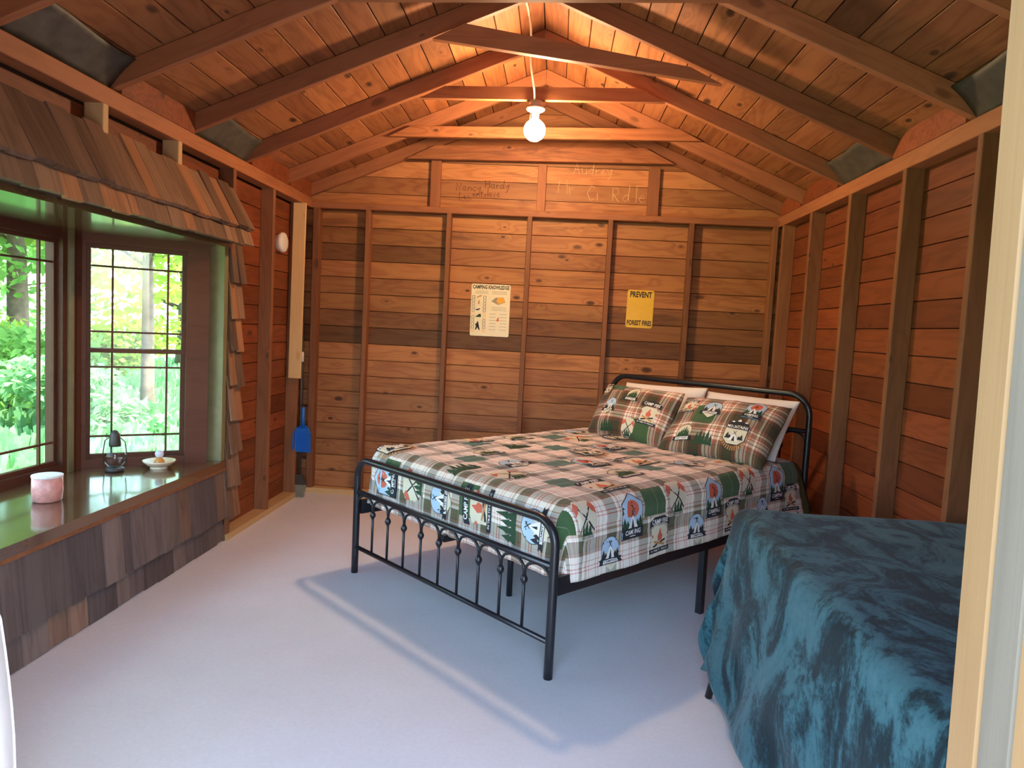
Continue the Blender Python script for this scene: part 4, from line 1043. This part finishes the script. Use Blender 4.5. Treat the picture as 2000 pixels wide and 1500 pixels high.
broom = thing('broom', 'black-handled broom with grey bristles leaning in the far corner', 'broom', (-1.905, 5.34, 0))
MB().tube([(0.0, 0.0, 0.14), (-0.012, 0.025, 0.75), (-0.028, 0.05, 1.34)], 0.011, 10).build('handle', M['dark_iron'], broom, True)
MB().tube([(-0.019, 0.039, 1.04), (-0.022, 0.043, 1.115)], 0.0155, 12).build('hang_sleeve', M['white_plastic'], broom, True)
MB().prism([(-0.022, 0.18), (0.022, 0.18), (0.05, 0.125), (0.055, 0.10), (-0.055, 0.10), (-0.05, 0.125)], 1, -0.018, 0.018).build('head', M['dark_iron'], broom)
bm_ = MB()
for i in range(26):
    for j in range(4):
        x = -0.05 + 0.1 * i / 25; y = -0.012 + 0.024 * j / 3
        bm_.tube([(x, y, 0.105), (x * 1.35 + random.uniform(-.003, .003) - 0.03, y * 1.4 - 0.004, 0.003)], 0.0022, 4)
o = bm_.build('bristles', M['bristle'], broom); o['kind'] = 'stuff'
dust = thing('dustpan', 'blue plastic dustpan hanging on the broom in the corner', 'dustpan', (-1.880, 5.318, 0.355))
prof_ = [(-0.058, 0.0), (0.066, 0.0), (0.070, 0.03), (0.064, 0.15), (0.045, 0.19), (0.018, 0.21), (0.015, 0.34), (-0.012, 0.34), (-0.014, 0.21), (-0.040, 0.19), (-0.060, 0.15), (-0.064, 0.03)]
MB().prism(prof_[:6] + prof_[8:], 1, -0.004, 0.0).build('pan', M['blue_plastic'], dust)
MB().prism([(-0.064, 0.02), (-0.058, 0.02), (-0.054, 0.15), (-0.060, 0.15)], 1, -0.045, 0.0).prism([(0.063, 0.02), (0.070, 0.02), (0.064, 0.15), (0.058, 0.15)], 1, -0.045, 0.0).prism([(-0.056, 0.148), (0.060, 0.148), (0.044, 0.188), (-0.040, 0.188)], 1, -0.04, -0.002).build('rim', M['blue_plastic'], dust)
MB().tube([(0.002, -0.006, 0.20), (0.001, -0.008, 0.27), (-0.001, -0.006, 0.345)], [0.016, 0.013, 0.014], 10).build('handle', M['blue_plastic'], dust, True)

SZ = OZ0 + 0.025
jar = thing('candle_jar', 'round pink and white candle jar on the window seat', 'candle', (-2.235, 3.045, SZ))
MB().lathe([(0.050, 0.0), (0.058, 0.006), (0.062, 0.05), (0.060, 0.112), (0.056, 0.114), (0.054, 0.10), (0.001, 0.098)], seg=28).build('jar', M['pink_wax'], jar, True)
MB().lathe([(0.0575, 0.108), (0.0625, 0.110), (0.0625, 0.119), (0.0575, 0.120)], seg=28).build('rim', M['white_cloth'], jar, True)
MB().tube([(0, 0, 0.098), (0.001, 0, 0.112)], 0.0015, 6).build('wick', M['dark_iron'], jar)
lan = thing('glass_lantern', 'small clear glass lantern with dark cap and wire handle on the window seat', 'lantern', (-2.330, 3.690, SZ))
MB().lathe([(0.040, 0.0), (0.048, 0.006), (0.046, 0.020), (0.030, 0.024)], seg=24).build('base', M['dark_iron'], lan, True)
MB().lathe([(0.030, 0.024), (0.050, 0.050), (0.054, 0.085), (0.044, 0.120), (0.026, 0.138)], seg=24).build('globe', M['glass'], lan, True)
MB().lathe([(0.028, 0.137), (0.030, 0.150), (0.026, 0.185), (0.024, 0.205), (0.012, 0.222), (0.001, 0.226)], seg=20).build('cap', M['dark_iron'], lan, True)
MB().tube([(-0.060, 0, 0.03), (-0.066, 0, 0.10), (-0.056, 0, 0.165), (-0.03, 0, 0.185)], 0.003, 6).tube([(0.060, 0, 0.03), (0.066, 0, 0.10), (0.056, 0, 0.165), (0.03, 0, 0.185)], 0.003, 6).build('wire_handle', M['dark_iron'], lan, True)
dish = thing('trinket_dish', 'cream footed dish with a glass ornament at the end of the window seat', 'dish', (-2.165, 3.835, SZ))
MB().lathe([(0.045, 0.0), (0.048, 0.004), (0.035, 0.010), (0.060, 0.018), (0.082, 0.038), (0.086, 0.046), (0.078, 0.044), (0.050, 0.026), (0.001, 0.022)], seg=32).build('bowl', M['cream_glaze'], dish, True)
MB().lathe([(0.030, 0.022), (0.028, 0.040), (0.018, 0.055), (0.014, 0.062)], seg=18).build('ornament_foot', M['amber'], dish, True)
MB().lathe([(0.010, 0.060), (0.020, 0.068), (0.024, 0.082), (0.018, 0.097), (0.001, 0.103)], seg=18).build('ornament_globe', plain('pearl_glass', (0.6, 0.6, 0.68), 0.15, spec=0.7), dish, True)

# white cloth just inside the doorway, at the left border
v = []; f = []; uvn = 24; zn = 30
for j in range(zn + 1):
    z = 0.02 + 2.0 * j / zn
    edge_x = -1.146 - 0.035 * max(0, (z - 0.36) / 0.34) ** 1.6 if z < 0.7 else -1.181 - 0.42 * min(1.0, (z - 0.7) / 0.9)
    for i in range(uvn + 1):
        t = i / uvn; x = -1.80 + (edge_x + 1.80) * t
        v.append((x, 1.47 + 0.05 * sin(t * 16) * (0.4 + 0.6 * (1 - z / 2)) , z))
for j in range(zn):
    for i in range(uvn):
        k = j * (uvn + 1) + i; f.append((k, k + 1, k + uvn + 2, k + uvn + 1))
cur = mesh_obj('curtain', v, f, M['white_cloth'], None, True); mod = cur.modifiers.new('t', 'SOLIDIFY'); mod.thickness = 0.004
tag(cur, 'white cloth hanging at the left border, in front of the window seat', 'curtain')

# ------------------------------------------------------------------ woods outside the bay window
def leaf_cloud(centres, nleaf, size, seed):
    rnd = random.Random(seed); v = []; f = []
    tot = sum(c[3] ** 2 for c in centres)
    for (cx, cy, cz, r, sq) in [(c[0], c[1], c[2], c[3], c[4] if len(c) > 4 else 0.8) for c in centres]:
        for _ in range(int(nleaf * r * r / tot)):
            d = Vector((rnd.gauss(0, 1), rnd.gauss(0, 1), rnd.gauss(0, 1))).normalized() * r * rnd.uniform(0.45, 1.0)
            p = Vector((cx + d.x, cy + d.y, cz + d.z * sq))
            a = Vector((rnd.gauss(0, 1), rnd.gauss(0, 1), rnd.gauss(0, 0.5))).normalized(); b = a.orthogonal().normalized()
            b = (b * cos(rnd.uniform(0, 6.28)) + a.cross(b) * sin(rnd.uniform(0, 6.28))).normalized(); s_ = size * rnd.uniform(0.6, 1.3)
            k = len(v); v += [p - a * s_, p + b * s_ * .45, p + a * s_, p - b * s_ * .45]; f.append((k, k + 1, k + 2, k + 3))
    return v, f
def tree(label, x, y, h, tr, cr, mat, seed, low=0.35, group='trees outside the bay window'):
    rnd = random.Random(seed)
    t = thing('tree', label, 'tree', (x, y, -0.2), 0, group)
    lean_ = (rnd.uniform(-.3, .3), rnd.uniform(-.3, .3))
    pts = [(lean_[0] * k * k, lean_[1] * k * k, h * k * 0.85) for k in (0, .1, .3, .5, .75, 1.0)]
    MB().tube(pts, [tr * 1.25, tr, tr * .85, tr * .7, tr * .45, tr * .1], 10).build('trunk', M['bark'], t, True)
    cs = []
    for i in range(16):
        a = rnd.uniform(0, 6.28); q = rnd.uniform(0.15, 1.0) * cr; zz = h * rnd.uniform(low, 1.0)
        cs.append((q * cos(a), q * sin(a), zz, rnd.uniform(.28, .5) * cr))
    br = MB()
    for c in cs[:7]: br.tube([(lean_[0] * .3, lean_[1] * .3, c[2] * .7), (c[0] * .5, c[1] * .5, c[2] * .85), (c[0], c[1], c[2])], [tr * .3, tr * .2, tr * .06], 6)
    br.build('branches', M['bark'], t, True)
    vv, ff = leaf_cloud(cs, 5200, 0.14, seed); mesh_obj('foliage', vv, ff, mat, t)['kind'] = 'stuff'
def shrub(label, x, y, r, h, mat, seed):
    rnd = random.Random(seed); t = thing('shrub', label, 'shrub', (x, y, -0.2), 0, 'shrubs outside the bay window')
    cs = [(rnd.uniform(-.6, .6) * r, rnd.uniform(-.6, .6) * r, rnd.uniform(.25, .8) * h, r * rnd.uniform(.35, .55), h / r * .7) for _ in range(9)]
    st = MB()
    for c in cs[:5]: st.tube([(c[0] * .2, c[1] * .2, 0), (c[0] * .7, c[1] * .7, c[2])], [0.02, 0.006], 6)
    st.build('stem', M['bark'], t, True)
    vv, ff = leaf_cloud(cs, 2600, 0.085, seed); mesh_obj('foliage', vv, ff, mat, t)['kind'] = 'stuff'
tree('slender tree nearest the side window, yellow-green leaves', -5.6, 9.6, 6.5, 0.09, 2.0, M['leaf_a'], 1, 0.42)
tree('grey-trunked tree seen through the middle of the bay', -6.2, 7.2, 7.5, 0.13, 2.1, M['leaf_b'], 2, 0.5)
tree('leafy tree far behind the side window', -6.6, 13.5, 8.0, 0.16, 3.0, M['leaf_a'], 3, 0.3)
tree('tall tree deeper in the woods behind the mullion', -10.5, 13.5, 10.0, 0.2, 3.6, M['leaf_b'], 4, 0.25)
tree('pale green tree at the far left of the woods', -10.5, 9.5, 9.0, 0.18, 3.4, M['leaf_c'], 5, 0.3)
tree('broad tree farthest away among the woods', -10.0, 19.0, 11.0, 0.25, 4.5, M['leaf_a'], 6, 0.2)
tree('dense tree closing the woods on the far side', -16.0, 17.0, 12.0, 0.25, 5.5, M['leaf_b'], 7, 0.15)
tree('dense tree closing the woods beyond the bay', -17.0, 10.0, 12.0, 0.25, 5.0, M['leaf_c'], 8, 0.15)
tree('tree beside the near end of the bay', -7.5, 3.8, 8.0, 0.15, 2.6, M['leaf_b'], 9, 0.4)
tree('tree farther off beyond the near end of the bay', -14.0, 4.0, 10.0, 0.2, 4.2, M['leaf_a'], 10, 0.2)
shrub('low leafy shrub below the side window', -5.4, 8.2, 1.0, 0.9, M['leaf_c'], 21)
shrub('bushy shrub in the middle of the undergrowth', -7.6, 9.4, 1.3, 1.2, M['leaf_b'], 22)
shrub('yellow-green shrub behind the others', -8.2, 12.2, 1.6, 1.5, M['leaf_a'], 23)
shrub('spreading shrub at the far left', -7.4, 6.6, 1.2, 0.9, M['leaf_c'], 24)
shrub('tall shrub before the dense trees', -12.0, 12.0, 2.0, 2.0, M['leaf_b'], 25)
shrub('shrub beyond the grey-trunked tree', -9.6, 8.0, 1.5, 1.4, M['leaf_a'], 26)
rnd = random.Random(99); v = []; f = []
for _ in range(26000):
    r_ = 3.0 + 17 * rnd.random() ** 0.8; ang = rnd.uniform(0.15, 1.35)
    x = -r_ * cos(ang) * 1.0 - 1.2; y = 1.5 + r_ * sin(ang) * 1.05
    if x > -3.2: continue
    s_ = rnd.uniform(0.05, 0.13); a = rnd.uniform(0, 6.28); hgt = rnd.uniform(0.08, 0.28)
    p = Vector((x, y, -0.2)); d = Vector((cos(a), sin(a), 0)) * s_
    k = len(v); v += [p - d * .35, p + d * .35, p + d * .9 + Vector((0, 0, hgt)), p + d * .3 + Vector((0, 0, hgt * 1.1))]; f.append((k, k + 1, k + 2, k + 3))
und = mesh_obj('undergrowth', v, f, M['leaf_c']); tag(und, 'low green undergrowth covering the ground outside', 'undergrowth', kind='stuff')
